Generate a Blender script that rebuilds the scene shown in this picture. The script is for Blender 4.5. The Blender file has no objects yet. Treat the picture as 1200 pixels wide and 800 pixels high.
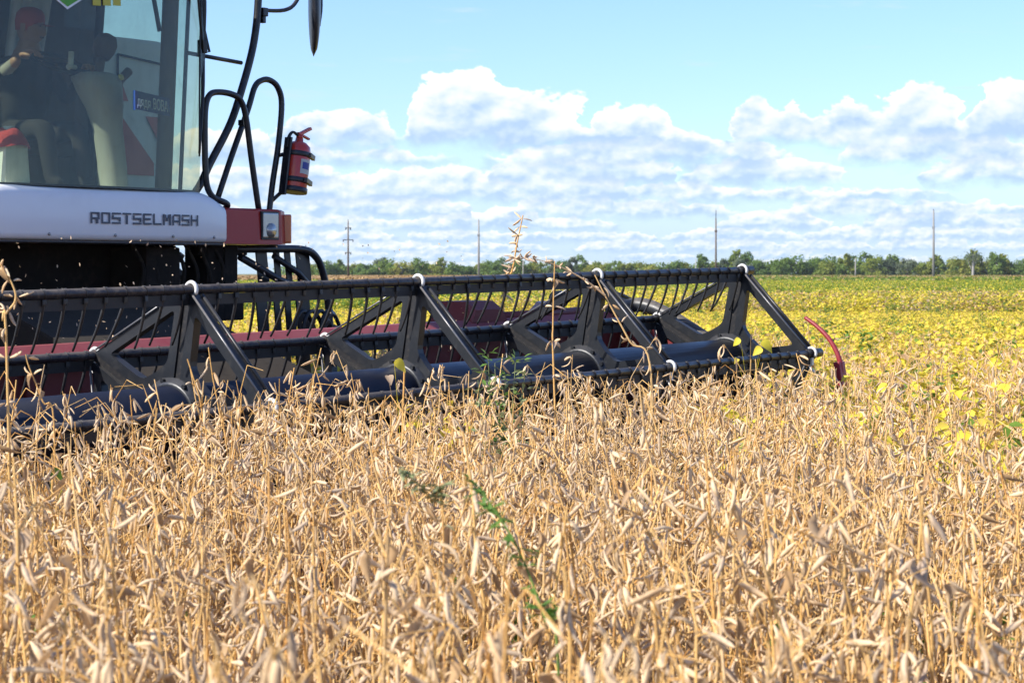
import bpy, bmesh, math, random
from mathutils import Vector, Matrix, Euler
from math import sin, cos, pi, radians

random.seed(11)
R_ = random.Random(5)
sc = bpy.context.scene
COL = sc.collection

# ------------------------------------------------------------------ camera
FPX = 2486.0                       # focal length in units where the frame is 1200 wide
CAM_Z = 1.6
cam_d = bpy.data.cameras.new('camera'); cam = bpy.data.objects.new('camera', cam_d); COL.objects.link(cam)
cam.location = (0, 0, CAM_Z); cam.rotation_euler = (radians(90), 0, 0)
cam_d.sensor_width = 23.5; cam_d.lens = 23.5 * FPX / 1200
cam_d.shift_y = -80 / 1200
cam_d.clip_start = 0.05; cam_d.clip_end = 5000
cam_d.dof.use_dof = True; cam_d.dof.focus_distance = 11.0; cam_d.dof.aperture_fstop = 6.8
sc.camera = cam

# ------------------------------------------------------------------ render / exposure
sc.render.engine = 'CYCLES'
sc.cycles.use_denoising = True
sc.cycles.max_bounces = 5; sc.cycles.diffuse_bounces = 2; sc.cycles.glossy_bounces = 2
sc.cycles.transparent_max_bounces = 10; sc.cycles.transmission_bounces = 4
sc.cycles.caustics_reflective = False; sc.cycles.caustics_refractive = False
sc.view_settings.view_transform = 'Standard'; sc.view_settings.look = 'None'
sc.view_settings.exposure = 0.6; sc.view_settings.gamma = 1.0

# ------------------------------------------------------------------ sun and sky
SUN_EL = 40.0
TO_SUN = Vector((-0.90, -0.44, 0)).normalized()
sun_az = math.atan2(TO_SUN.x, TO_SUN.y)
sd = bpy.data.lights.new('sun', 'SUN'); so = bpy.data.objects.new('sun', sd); COL.objects.link(so)
sd.energy = 5.0; sd.angle = radians(0.53); sd.color = (1.0, 0.955, 0.88)
to_sun = Vector((TO_SUN.x * cos(radians(SUN_EL)), TO_SUN.y * cos(radians(SUN_EL)), sin(radians(SUN_EL))))
so.rotation_euler = to_sun.to_track_quat('Z', 'Y').to_euler(); so.location = (0, 0, 60)

world = bpy.data.worlds.new('World'); sc.world = world; world.use_nodes = True

class NT:
    """tiny expression builder for node trees"""
    def __init__(s, tree): s.t = tree; s.n = tree.nodes; s.l = tree.links
    def new(s, ty, **kw):
        n = s.n.new(ty)
        for k, v in kw.items(): setattr(n, k, v)
        return n
    def put(s, sock, v):
        if v is None: return
        if isinstance(v, bpy.types.NodeSocket): s.l.new(v, sock)
        elif isinstance(v, (tuple, list)) and sock.type == 'RGBA' and len(v) == 3: sock.default_value = (*v, 1)
        else: sock.default_value = v
    def m(s, op, a, b=None, c=None, clamp=False):
        n = s.new('ShaderNodeMath', operation=op, use_clamp=clamp)
        s.put(n.inputs[0], a); s.put(n.inputs[1], b); s.put(n.inputs[2], c)
        return n.outputs[0]
    def sstep(s, v, lo, hi):
        n = s.new('ShaderNodeMapRange', interpolation_type='SMOOTHSTEP')
        s.put(n.inputs[0], v); s.put(n.inputs[1], lo); s.put(n.inputs[2], hi)
        return n.outputs[0]
    def vec(s, x, y, z=0.0):
        n = s.new('ShaderNodeCombineXYZ'); s.put(n.inputs[0], x); s.put(n.inputs[1], y); s.put(n.inputs[2], z)
        return n.outputs[0]
    def noise(s, vec, scale=1.0, detail=4, rough=0.5, dist=0.0, col=False):
        n = s.new('ShaderNodeTexNoise')
        s.put(n.inputs['Vector'], vec); s.put(n.inputs['Scale'], scale); s.put(n.inputs['Detail'], detail)
        s.put(n.inputs['Roughness'], rough); s.put(n.inputs['Distortion'], dist)
        return n.outputs['Color'] if col else n.outputs[0]
    def mix(s, f, a, b, blend='MIX'):
        n = s.new('ShaderNodeMix', data_type='RGBA', blend_type=blend)
        s.put(n.inputs[0], f); s.put(n.inputs[6], a); s.put(n.inputs[7], b)
        return n.outputs[2]
    def ramp(s, f, stops):
        n = s.new('ShaderNodeValToRGB'); e = n.color_ramp.elements
        while len(e) < len(stops): e.new(0.5)
        for el, (p, c) in zip(e, stops): el.position = p; el.color = (*c, 1)
        s.put(n.inputs[0], f); return n.outputs[0]

def build_world():
    w = NT(world.node_tree); w.n.clear()
    tc = w.new('ShaderNodeTexCoord'); sep = w.new('ShaderNodeSeparateXYZ'); w.l.new(tc.outputs['Generated'], sep.inputs[0])
    az = w.m('MULTIPLY', w.m('ARCTAN2', sep.outputs[0], sep.outputs[1]), 57.2958)
    el = w.m('MULTIPLY', w.m('ARCSINE', sep.outputs[2]), 57.2958)
    sky = w.new('ShaderNodeTexSky', sky_type='NISHITA', sun_disc=False)
    sky.sun_elevation = radians(SUN_EL); sky.sun_rotation = sun_az
    sky.altitude = 100; sky.air_density = 1.0; sky.dust_density = 0.4; sky.ozone_density = 2.5
    skyc = w.mix(1.0, sky.outputs[0], SKY_TINT, 'MULTIPLY')
    # cumulus rows: (base elevation, row height, cover, frequency, seed, edge warp, opacity)
    # rows of separate cumulus (flat bases, domed tops); one row per distance:
    # base elevation, tallest dome, clouds per degree, half width in cells, seed, billow size, opacity
    rows = [(0.16, .24, .50, .85, 3.1, .09, .75), (0.36, .32, .42, .85, 17.7, .11, .8), (0.60, .40, .36, .84, 61.3, .13, .85), (0.88, .50, .31, .82, 8.2, .16, .88),
            (1.20, .60, .27, .80, 31.4, .19, .9), (1.56, .72, .23, .80, 12.9, .23, .92), (1.98, .86, .20, .80, 45.5, .28, .94), (2.46, 1.0, .18, .78, 91.2, .34, .95),
            (2.98, 1.0, .16, .66, 27.3, .40, .96), (3.48, 0.0, 0, 0, 77.7, .46, 1.0)]
    col = skyc
    veil = w.m('MULTIPLY', w.sstep(el, 4.2, 0.2), 0.60)
    col = w.mix(veil, col, CLOUD_VEIL)
    for (eb, h, fr, wd, seed, wp, op) in rows:
        sc_ = 0.44 / wp
        sv = w.vec(az, w.m('MULTIPLY', el, 1.45), seed)
        nz = w.new('ShaderNodeTexNoise'); w.put(nz.inputs['Vector'], sv); w.put(nz.inputs['Scale'], sc_); w.put(nz.inputs['Detail'], 7); w.put(nz.inputs['Roughness'], .55)
        ns = w.new('ShaderNodeSeparateColor'); w.l.new(nz.outputs['Color'], ns.inputs[0])
        azw = w.m('ADD', az, w.m('MULTIPLY', w.m('SUBTRACT', ns.outputs[0], .5), wp * 4.5))
        elw = w.m('ADD', el, w.m('MULTIPLY', w.m('SUBTRACT', ns.outputs[1], .5), wp * 3.0))
        if h > 0:
            vo = w.new('ShaderNodeTexVoronoi', voronoi_dimensions='1D', feature='F1'); w.put(vo.inputs['W'], w.m('ADD', w.m('MULTIPLY', azw, fr), seed * 3.37)); w.put(vo.inputs['Scale'], 1.0)
            vs = w.new('ShaderNodeSeparateColor'); w.l.new(vo.outputs['Color'], vs.inputs[0])
            wide = w.m('MULTIPLY', w.m('ADD', w.m('MULTIPLY', vs.outputs[1], .7), .5), wd)
            q = w.m('DIVIDE', vo.outputs['Distance'], wide)
            dome = w.m('POWER', w.m('SUBTRACT', 1.0, w.m('MULTIPLY', q, q), clamp=True), .55)
            H = w.m('MULTIPLY', w.m('MULTIPLY', dome, w.m('ADD', w.m('MULTIPLY', vs.outputs[0], .75), .35)), h)
        else:
            fc = w.new('ShaderNodeFloatCurve'); cu = fc.mapping.curves[0]
            pts = [(300, 160), (350, 136), (400, 130), (440, 138), (474, 158), (488, 118), (505, 98), (540, 78), (575, 82), (600, 104), (640, 110), (680, 122), (700, 150), (712, 116), (735, 124), (766, 124),
                   (790, 148), (822, 156), (848, 168), (870, 120), (890, 110), (912, 128), (930, 114), (950, 140), (968, 124), (990, 114), (1012, 128), (1040, 110), (1075, 100), (1110, 104), (1136, 140), (1152, 100), (1180, 90), (1215, 92)]
            xs = [((math.degrees(math.atan((p - 600) / FPX))) + 15) / 30 for p, _ in pts]
            ys = [max(0.0, ((320 - y) / 43.4 - eb)) / 3 for _, y in pts]
            cu.points[0].location = (0, .2); cu.points[1].location = (1, .25)
            for x, y in zip(xs, ys): cu.points.new(x, y)
            fc.mapping.update()
            w.put(fc.inputs[1], w.m('DIVIDE', w.m('ADD', azw, 15), 30))
            H = w.m('MULTIPLY', fc.outputs[0], 3.0)
        top = w.m('ADD', H, eb)
        soft = .012 + wp * .16
        a_top = w.sstep(w.m('SUBTRACT', top, elw), -soft * .3, soft)
        a_bot = w.sstep(w.m('SUBTRACT', el, w.m('ADD', eb, w.m('MULTIPLY', w.m('SUBTRACT', ns.outputs[2], .5), wp * 2.4))), -.06 - wp * .7, .06 + wp * .35)
        has = w.sstep(H, 0.0, .06 + wp * .9)
        a = w.m('MULTIPLY', w.m('MULTIPLY', w.m('MULTIPLY', a_top, a_bot), has), op)
        # light on the billows: compare the cloud's thickness here and a little towards the sun
        rel = w.m('DIVIDE', w.m('SUBTRACT', elw, eb), w.m('MAXIMUM', H, .15))
        p0 = w.noise(sv, sc_ * .75, 4, .45)
        p1 = w.noise(w.vec(w.m('ADD', az, -.30 * wp), w.m('MULTIPLY', w.m('ADD', el, .42 * wp), 1.45), seed), sc_ * .75, 4, .45)
        lit = w.m('MULTIPLY', w.m('SUBTRACT', p0, p1), 2.2)
        sh = w.m('ADD', w.m('ADD', w.m('MULTIPLY', rel, .80), .0), lit)
        cc = w.ramp(sh, [(0.0, CLOUD_BASE), (.24, CLOUD_MID), (.50, CLOUD_LIT), (.80, CLOUD_TOP)])
        col = w.mix(a, col, cc)
    # faint grey wisps
    wis = w.noise(w.vec(w.m('MULTIPLY', az, .28), w.m('MULTIPLY', el, 2.2), 5.0), 1.0, 4, .55)
    wa = w.m('MULTIPLY', w.sstep(wis, .60, .78), w.m('MULTIPLY', w.sstep(el, 3.5, 5.0), .5))
    col = w.mix(wa, col, CLOUD_MID)
    bg = w.new('ShaderNodeBackground'); w.put(bg.inputs[0], col); bg.inputs[1].default_value = SKY_STRENGTH
    out = w.new('ShaderNodeOutputWorld'); w.l.new(bg.outputs[0], out.inputs[0])

SKY_STRENGTH = 0.13
SKY_TINT = (0.75, 0.87, 1.18)
CLOUD_BASE = (2.7, 3.7, 5.2); CLOUD_MID = (3.65, 4.5, 5.55); CLOUD_LIT = (4.9, 5.25, 5.65); CLOUD_TOP = (6.0, 6.0, 6.0)
CLOUD_VEIL = (3.0, 4.2, 5.5)
build_world()

# ------------------------------------------------------------------ materials
def mat(name, col, rough=.6, metal=0.0, var=.12, vscale=6.0, bump=0.0, bscale=60.0, dust=0.0, dustcol=(.30, .24, .17), coat=0.0, spec=.5):
    m = bpy.data.materials.new(name); m.use_nodes = True
    t = NT(m.node_tree); t.n.clear()
    out = t.new('ShaderNodeOutputMaterial'); b = t.new('ShaderNodeBsdfPrincipled'); t.l.new(b.outputs[0], out.inputs[0])
    tc = t.new('ShaderNodeTexCoord')
    n = t.noise(tc.outputs['Object'], vscale, 5, .6)
    c = t.mix(t.m('MULTIPLY', n, var * 2, clamp=True), col, tuple(x * .55 for x in col))
    r = rough
    if dust > 0:
        d1 = t.noise(tc.outputs['Object'], vscale * 2.3, 8, .68, .6)
        geo = t.new('ShaderNodeNewGeometry'); sx = t.new('ShaderNodeSeparateXYZ'); t.l.new(geo.outputs['Normal'], sx.inputs[0])
        up = t.m('MULTIPLY', t.m('MAXIMUM', sx.outputs[2], 0.0), .35)          # dust settles on upward faces
        f = t.m('MULTIPLY', t.sstep(t.m('ADD', d1, up), .46, .85), dust, clamp=True)
        spk = t.sstep(t.noise(tc.outputs['Object'], 130, 2, .5), .70, .78)
        f = t.m('ADD', f, t.m('MULTIPLY', spk, dust * .8), clamp=True)
        c = t.mix(f, c, dustcol)
        r = t.m('ADD', t.m('MULTIPLY', f, .45), rough, clamp=True)
    t.put(b.inputs['Base Color'], c); t.put(b.inputs['Roughness'], r); b.inputs['Metallic'].default_value = metal
    b.inputs['Coat Weight'].default_value = coat; b.inputs['Specular IOR Level'].default_value = spec
    if bump:
        bp = t.new('ShaderNodeBump'); bp.inputs['Strength'].default_value = bump; bp.inputs['Distance'].default_value = .01
        t.l.new(t.noise(tc.outputs['Object'], bscale, 5, .6), bp.inputs['Height']); t.l.new(bp.outputs[0], b.inputs['Normal'])
    return m

def leaf_mat(name, col_a, col_b, trans=.3, rough=.7, vein=False):
    """plant matter: colour varies by face tint and by plant"""
    m = bpy.data.materials.new(name); m.use_nodes = True
    t = NT(m.node_tree); t.n.clear()
    out = t.new('ShaderNodeOutputMaterial')
    at = t.new('ShaderNodeAttribute', attribute_name='tint'); oi = t.new('ShaderNodeObjectInfo')
    f = t.m('ADD', t.m('MULTIPLY', at.outputs['Fac'], .5), t.m('MULTIPLY', oi.outputs['Random'], .5), clamp=True)
    tc = t.new('ShaderNodeTexCoord')
    nz = t.noise(tc.outputs['Object'], 140 if not vein else 25, 4, .65)
    f = t.m('ADD', f, t.m('MULTIPLY', t.m('SUBTRACT', nz, .5), 1.0 if not vein else .6), clamp=True)
    c = t.ramp(f, [(0, col_a[0]), (.5, col_a[1]), (1, col_b)])
    b = t.new('ShaderNodeBsdfPrincipled'); t.put(b.inputs['Base Color'], c); b.inputs['Roughness'].default_value = rough
    b.inputs['Specular IOR Level'].default_value = .3
    if trans > 0:
        tr = t.new('ShaderNodeBsdfTranslucent'); t.put(tr.inputs[0], c)
        mx = t.new('ShaderNodeMixShader'); mx.inputs[0].default_value = trans
        t.l.new(b.outputs[0], mx.inputs[1]); t.l.new(tr.outputs[0], mx.inputs[2]); t.l.new(mx.outputs[0], out.inputs[0])
    else: t.l.new(b.outputs[0], out.inputs[0])
    return m

def glass_mat(name, tint, refl=1.0):
    m = bpy.data.materials.new(name); m.use_nodes = True
    t = NT(m.node_tree); t.n.clear(); out = t.new('ShaderNodeOutputMaterial')
    tr = t.new('ShaderNodeBsdfTransparent'); gl = t.new('ShaderNodeBsdfGlossy')
    tc = t.new('ShaderNodeTexCoord')
    dn = t.sstep(t.noise(tc.outputs['Object'], 5, 7, .65, .4), .45, .8)
    t.put(tr.inputs[0], t.mix(t.m('MULTIPLY', dn, .35), tint, tuple(x * .75 for x in tint)))
    gl.inputs['Roughness'].default_value = .015
    geo = t.new('ShaderNodeNewGeometry'); dp = t.new('ShaderNodeVectorMath', operation='DOT_PRODUCT')
    t.l.new(geo.outputs['Normal'], dp.inputs[0]); t.l.new(geo.outputs['Incoming'], dp.inputs[1])
    fr = t.m('ADD', t.m('MULTIPLY', t.m('POWER', t.m('SUBTRACT', 1.0, t.m('ABSOLUTE', dp.outputs['Value'])), 5.0), .96), .04)
    mx = t.new('ShaderNodeMixShader'); t.put(mx.inputs[0], t.m('MULTIPLY', fr, refl, clamp=True))
    t.l.new(tr.outputs[0], mx.inputs[1]); t.l.new(gl.outputs[0], mx.inputs[2])
    df = t.new('ShaderNodeBsdfDiffuse'); t.put(df.inputs[0], (.42, .38, .31))        # dust film and smears, also lightening the pane in place of reflections
    mp = t.new('ShaderNodeMapping'); t.l.new(tc.outputs['Object'], mp.inputs[0]); mp.inputs['Scale'].default_value = (9, 9, 1.2)
    sm = t.sstep(t.noise(mp.outputs[0], 1.0, 6, .6, .8), .42, .75); fine = t.sstep(t.noise(tc.outputs['Object'], 160, 2, .5), .66, .74)
    m2 = t.new('ShaderNodeMixShader'); t.put(m2.inputs[0], t.m('ADD', t.m('ADD', t.m('MULTIPLY', sm, .055), .015), t.m('MULTIPLY', fine, .10), clamp=True))
    t.l.new(mx.outputs[0], m2.inputs[1]); t.l.new(df.outputs[0], m2.inputs[2]); t.l.new(m2.outputs[0], out.inputs[0])
    return m

M = {}
M['black'] = mat('black_paint', (.030, .033, .038), .38, 0, .2, 5, dust=.35)
M['blackrail'] = mat('black_rail_paint', (.012, .013, .018), .35, 0, .2, 9, dust=.12)
M['darkplate'] = mat('spider_plate_paint', (.011, .013, .017), .38, 0, .2, 7, dust=.11, dustcol=(.22, .19, .15))
M['navy'] = mat('tube_paint', (.003, .006, .018), .36, 0, .15, 3, dust=.06, dustcol=(.10, .09, .08), coat=.0, spec=.35)
M['bat'] = mat('bat_steel_paint', (.022, .024, .034), .30, .2, .25, 12, dust=.30)
M['tine'] = mat('tine_plastic', (.012, .012, .014), .45, 0, .1, 20, dust=.15)
M['strip'] = mat('bat_strip', (.016, .015, .015), .6, 0, .3, 8, dust=.4, dustcol=(.08, .065, .05))
M['edge'] = mat('glint_edge', (.16, .165, .18), .28, .3, .5, 25, dust=.3)  # lighter grey paints a bright glint along the plate edges
M['clip'] = mat('clip_plastic', (.72, .71, .68), .4, 0, .15, 30, dust=.3)
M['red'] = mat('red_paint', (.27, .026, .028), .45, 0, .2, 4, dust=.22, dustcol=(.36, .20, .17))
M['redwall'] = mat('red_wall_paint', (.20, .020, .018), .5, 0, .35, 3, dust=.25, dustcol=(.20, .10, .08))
M['redlamp'] = mat('red_gloss_paint', (.44, .022, .016), .36, 0, .2, 3, dust=.05, coat=.1, spec=.35)
M['rod'] = mat('divider_red', (.30, .022, .032), .42, 0, .15, 6, dust=.12)
M['white'] = mat('white_panel_paint', (.86, .85, .83), .34, 0, .06, 2, dust=.16, dustcol=(.55, .50, .44), coat=.3)
M['letter'] = mat('lettering_grey', (.085, .092, .115), .5)
M['dark'] = mat('dark_dusty_steel', (.022, .019, .016), .85, 0, .4, 4, bump=.3, bscale=30, dust=.5, dustcol=(.075, .058, .042), spec=.12)
M['feeder'] = mat('feeder_steel', (.028, .025, .022), .85, 0, .4, 3, bump=.2, bscale=20, dust=.5, dustcol=(.08, .066, .05), spec=.12)
M['rubber'] = mat('tyre_rubber', (.02, .02, .02), .85, 0, .2, 8, dust=.5)
M['hose'] = mat('hose_rubber', (.012, .012, .012), .5)
M['steel'] = mat('bare_steel', (.35, .34, .33), .4, .8, .3, 20, dust=.3)
M['trim'] = mat('cab_trim', (.20, .145, .055), .75, 0, .6, 14, dust=.4, dustcol=(.13, .10, .05))
M['cabdark'] = mat('cab_lining', (.075, .055, .038), .9, 0, .3, 6)
M['console'] = mat('console_plastic', (.36, .37, .35), .5, 0, .2, 5, dust=.3)
M['grip'] = mat('brown_grip', (.16, .09, .045), .8, 0, .5, 30, bump=.6, bscale=60)
M['body'] = mat('body_paint', (.62, .66, .66), .45, 0, .08, 2, dust=.15)
M['decalred'] = mat('decal_red', (.50, .07, .035), .5)
M['tank'] = mat('tank_mesh_grey', (.10, .095, .085), .7, 0, .4, 30)
M['signblue'] = mat('sign_purple_blue', (.055, .045, .15), .5)
M['signlight'] = mat('sign_border_blue', (.16, .33, .75), .5)
M['signtext'] = mat('sign_text_white', (.92, .92, .92), .5)
M['green'] = mat('badge_green', (.10, .38, .03), .5)
M['yellow'] = mat('badge_yellow', (.62, .55, .06), .5)
M['jug'] = mat('jug_plastic', (.72, .78, .76), .4, 0, .1, 8)
M['cloth'] = mat('red_cloth', (.62, .06, .06), .85, 0, .3, 20, bump=.5, bscale=40)
M['pale_sheet'] = mat('pale_blue_sheet', (.72, .76, .95), .9, 0, .15, 12)
M['skin'] = mat('skin', (.36, .20, .13), .55, 0, .1, 20)
M['shirt'] = mat('dark_jacket', (.022, .020, .022), .9, 0, .3, 15)
M['sleeve'] = mat('pale_sleeve', (.34, .33, .30), .9, 0, .2, 15)
M['cap'] = mat('orange_cap', (.48, .065, .02), .8, 0, .3, 20)
M['hair'] = mat('brown_hair', (.05, .03, .02), .8)
M['exred'] = mat('extinguisher_red', (.60, .028, .010), .28, 0, .1, 8, dust=.10, coat=.4)
M['exlabel'] = mat('extinguisher_label', (.55, .55, .5), .5)
M['exblue'] = mat('extinguisher_label_blue', (.04, .06, .3), .5)
M['lens'] = mat('headlamp_lens', (.50, .50, .48), .18, .4, .4, 30, coat=.5)
M['amber'] = mat('amber_lens', (.70, .13, .015), .2, 0, .1, 10, coat=.5)
M['concrete'] = mat('pole_concrete', (.30, .29, .27), .85, 0, .2, .8)
M['polewood'] = mat('pole_wood', (.16, .12, .09), .85, 0, .3, .8)
M['bark'] = mat('bark', (.11, .085, .06), .9, 0, .4, 1.5)
M['deadwood'] = mat('dead_bark', (.42, .39, .35), .9, 0, .3, 1.5)
M['glass'] = glass_mat('windscreen_glass', (.78, .80, .68), .9)
M['sideglass'] = glass_mat('door_glass', (.80, .90, .88), .5)

M['drystem'] = leaf_mat('dry_stem', ((.56, .25, .055), (.77, .47, .16)), (.66, .46, .25), 0, .6)
M['drypod'] = leaf_mat('dry_pod', ((.58, .335, .145), (.84, .62, .37)), (.42, .31, .225), .12, .65)
M['dryleaf'] = leaf_mat('dry_leaf', ((.46, .28, .13), (.58, .38, .19)), (.42, .33, .25), .25, .8)
M['yleaf'] = leaf_mat('yellow_leaf', ((.58, .54, .05), (.86, .69, .06)), (.80, .58, .12), .35, .6, True)
M['gleaf'] = leaf_mat('green_leaf', ((.07, .16, .02), (.17, .28, .035)), (.36, .38, .05), .35, .6, True)
M['weed'] = leaf_mat('weed_green', ((.09, .19, .03), (.16, .28, .05)), (.27, .32, .09), .3, .6, True)
M['sage'] = leaf_mat('grey_green_weed', ((.20, .26, .11), (.28, .32, .14)), (.36, .36, .20), .25, .7, True)
M['brownfield'] = leaf_mat('far_ripe_crop', ((.36, .21, .09), (.46, .30, .13)), (.40, .28, .14), .1, .8)

def ground_mat():
    m = bpy.data.materials.new('field_soil'); m.use_nodes = True
    t = NT(m.node_tree); t.n.clear()
    out = t.new('ShaderNodeOutputMaterial'); b = t.new('ShaderNodeBsdfPrincipled'); t.l.new(b.outputs[0], out.inputs[0])
    geo = t.new('ShaderNodeNewGeometry')
    n1 = t.noise(geo.outputs['Position'], 3.0, 9, .65); n2 = t.noise(geo.outputs['Position'], 22, 6, .6, .5)
    near = t.mix(t.sstep(n2, .45, .65), (.055, .038, .024), (.24, .16, .085))
    far = t.mix(t.noise(geo.outputs['Position'], .05, 6, .6), (.11, .13, .03), (.22, .19, .06))
    sp = t.new('ShaderNodeSeparateXYZ'); t.l.new(geo.outputs['Position'], sp.inputs[0])
    c = t.mix(t.sstep(sp.outputs[1], 25, 70), near, far)
    t.put(b.inputs['Base Color'], c); b.inputs['Roughness'].default_value = .95
    bp = t.new('ShaderNodeBump'); bp.inputs['Strength'].default_value = .8; bp.inputs['Distance'].default_value = .03
    t.l.new(n1, bp.inputs['Height']); t.l.new(bp.outputs[0], b.inputs['Normal'])
    return m
M['ground'] = ground_mat()

# ------------------------------------------------------------------ object helpers
def tag(o, label=None, cat=None, group=None, kind=None):
    if label: o['label'] = label
    if cat: o['category'] = cat
    if group: o['group'] = group
    if kind: o['kind'] = kind
    return o

def link(name, me, parent=None, mats=()):
    o = bpy.data.objects.new(name, me); COL.objects.link(o)
    if parent: o.parent = parent
    for m in mats: me.materials.append(m)
    return o

def empty(name, loc=(0, 0, 0), rz=0):
    o = bpy.data.objects.new(name, None); COL.objects.link(o); o.location = loc; o.rotation_euler = (0, 0, rz)
    o.empty_display_size = .2
    return o

def smooth_path(pts, n=6):
    """Catmull-Rom through the points"""
    P = [Vector(p) for p in pts]
    if len(P) < 3: return P
    P = [P[0] * 2 - P[1]] + P + [P[-1] * 2 - P[-2]]
    out = []
    for i in range(1, len(P) - 2):
        a, b, c, d = P[i - 1:i + 3]
        for k in range(n):
            t = k / n
            out.append(.5 * ((2 * b) + (c - a) * t + (2 * a - 5 * b + 4 * c - d) * t * t + (3 * b - a - 3 * c + d) * t ** 3))
    out.append(P[-2]); return out

class MB:
    def __init__(s): s.bm = bmesh.new(); s.mi = 0
    def _f(s, vs, smooth=False):
        try: f = s.bm.faces.new(vs)
        except ValueError: return None
        f.material_index = s.mi; f.smooth = smooth; return f
    def box(s, c, size, rot=None, bevel=0.0, taper=None):
        tmp = bmesh.new(); bmesh.ops.create_cube(tmp, size=1)
        for v in tmp.verts:
            v.co = Vector((v.co.x * size[0], v.co.y * size[1], v.co.z * size[2]))
            if taper and v.co.z > 0: v.co.x *= taper[0]; v.co.y *= taper[1]
        if bevel: bmesh.ops.bevel(tmp, geom=tmp.edges[:], offset=bevel, segments=2, affect='EDGES', profile=.7)
        mtx = Matrix.Translation(Vector(c)) @ (Euler(rot).to_matrix().to_4x4() if rot else Matrix())
        s.merge(tmp, mtx); return s
    def merge(s, tmp, mtx=Matrix()):
        mp = {v: s.bm.verts.new(mtx @ v.co) for v in tmp.verts}
        for f in tmp.faces: s._f([mp[v] for v in f.verts], f.smooth)
        tmp.free()
    def tube(s, pts, r, n=10, closed=False, cap=True, sm=0):
        P = smooth_path(pts, sm) if sm else [Vector(p) for p in pts]
        rs = r if isinstance(r, (list, tuple)) else None
        up = None; rings = []
        N = len(P)
        for i, p in enumerate(P):
            a = P[i - 1] if (i > 0 or closed) else p; b = P[(i + 1) % N] if (i < N - 1 or closed) else p
            d = (b - a).normalized() if (b - a).length > 1e-9 else Vector((0, 0, 1))
            if up is None:
                up = d.orthogonal().normalized()
            else:
                up = (up - d * up.dot(d))
                up = up.normalized() if up.length > 1e-6 else d.orthogonal().normalized()
            q = d.cross(up)
            if rs:
                k = i / max(1, N - 1) * (len(rs) - 1); k0 = min(int(k), len(rs) - 2); rr = rs[k0] + (rs[k0 + 1] - rs[k0]) * (k - k0)
            else: rr = r
            rings.append([s.bm.verts.new(p + up * (cos(2 * pi * j / n) * rr) + q * (sin(2 * pi * j / n) * rr)) for j in range(n)])
        m = N if closed else N - 1
        for i in range(m):
            A, B = rings[i], rings[(i + 1) % N]
            for j in range(n): s._f([A[j], A[(j + 1) % n], B[(j + 1) % n], B[j]], True)
        if cap and not closed: s._f(rings[0][::-1]); s._f(rings[-1])
        return s
    def lathe(s, prof, n=20, mtx=Matrix(), smooth=True):
        """prof: (radius, z) pairs about the z axis"""
        rings = []
        for r, z in prof:
            rings.append([s.bm.verts.new(mtx @ Vector((cos(2 * pi * j / n) * max(r, 1e-4), sin(2 * pi * j / n) * max(r, 1e-4), z))) for j in range(n)])
        for A, B in zip(rings, rings[1:]):
            for j in range(n): s._f([A[j], A[(j + 1) % n], B[(j + 1) % n], B[j]], smooth)
        s._f(rings[0][::-1]); s._f(rings[-1]); return s
    def grid(s, rows, smooth=True):
        V = [[s.bm.verts.new(Vector(p)) for p in row] for row in rows]
        for a, b in zip(V, V[1:]):
            for j in range(len(a) - 1): s._f([a[j], a[j + 1], b[j + 1], b[j]], smooth)
        return s
    def prism(s, poly, f0, f1, hole=None, n=48):
        """poly/hole in 2D -> two faces at depth functions f0/f1: (u,v)->Vector, with walls"""
        if hole is None:
            A = [s.bm.verts.new(f0(*p)) for p in poly]; B = [s.bm.verts.new(f1(*p)) for p in poly]
            s._f(A[::-1]); s._f(B)
            for i in range(len(poly)): s._f([A[i], A[(i + 1) % len(poly)], B[(i + 1) % len(poly)], B[i]])
            return s
        O, Hh = resample(poly, n), resample(hole, n)
        k = min(range(n), key=lambda k: (Vector(O[0]) - Vector(Hh[k])).length); Hh = Hh[k:] + Hh[:k]
        O0 = [s.bm.verts.new(f0(*p)) for p in O]; O1 = [s.bm.verts.new(f1(*p)) for p in O]
        H0 = [s.bm.verts.new(f0(*p)) for p in Hh]; H1 = [s.bm.verts.new(f1(*p)) for p in Hh]
        for i in range(n):
            j = (i + 1) % n
            s._f([O0[j], O0[i], H0[i], H0[j]]); s._f([O1[i], O1[j], H1[j], H1[i]])
            s._f([O0[i], O0[j], O1[j], O1[i]]); s._f([H0[j], H0[i], H1[i], H1[j]])
        return s
    def obj(s, name, mats, parent=None, recalc=True):
        if recalc: bmesh.ops.recalc_face_normals(s.bm, faces=s.bm.faces[:])
        me = bpy.data.meshes.new(name); s.bm.to_mesh(me); s.bm.free()
        return link(name, me, parent, mats if isinstance(mats, (list, tuple)) else (mats,))

def resample(poly, n):
    P = [Vector(p) for p in poly]; L = [(P[(i + 1) % len(P)] - P[i]).length for i in range(len(P))]; T = sum(L); out = []
    # keep the corners: spread points per edge
    cnt = [max(1, round(n * l / T)) for l in L]
    while sum(cnt) > n: cnt[cnt.index(max(cnt))] -= 1
    while sum(cnt) < n: cnt[cnt.index(max(cnt))] += 1
    for i, c in enumerate(cnt):
        for k in range(c): out.append(tuple(P[i].lerp(P[(i + 1) % len(P)], k / c)))
    return out

def round_poly(poly, r, k=4):
    P = [Vector(p) for p in poly]; out = []
    for i, p in enumerate(P):
        a, b = P[i - 1], P[(i + 1) % len(P)]
        da, db = (a - p), (b - p); rr = min(r, da.length * .45, db.length * .45)
        p0 = p + da.normalized() * rr; p1 = p + db.normalized() * rr
        for j in range(k + 1):
            t = j / k; out.append(tuple(p0 * (1 - t) ** 2 + p * 2 * t * (1 - t) + p1 * t * t))
    return out

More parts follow.
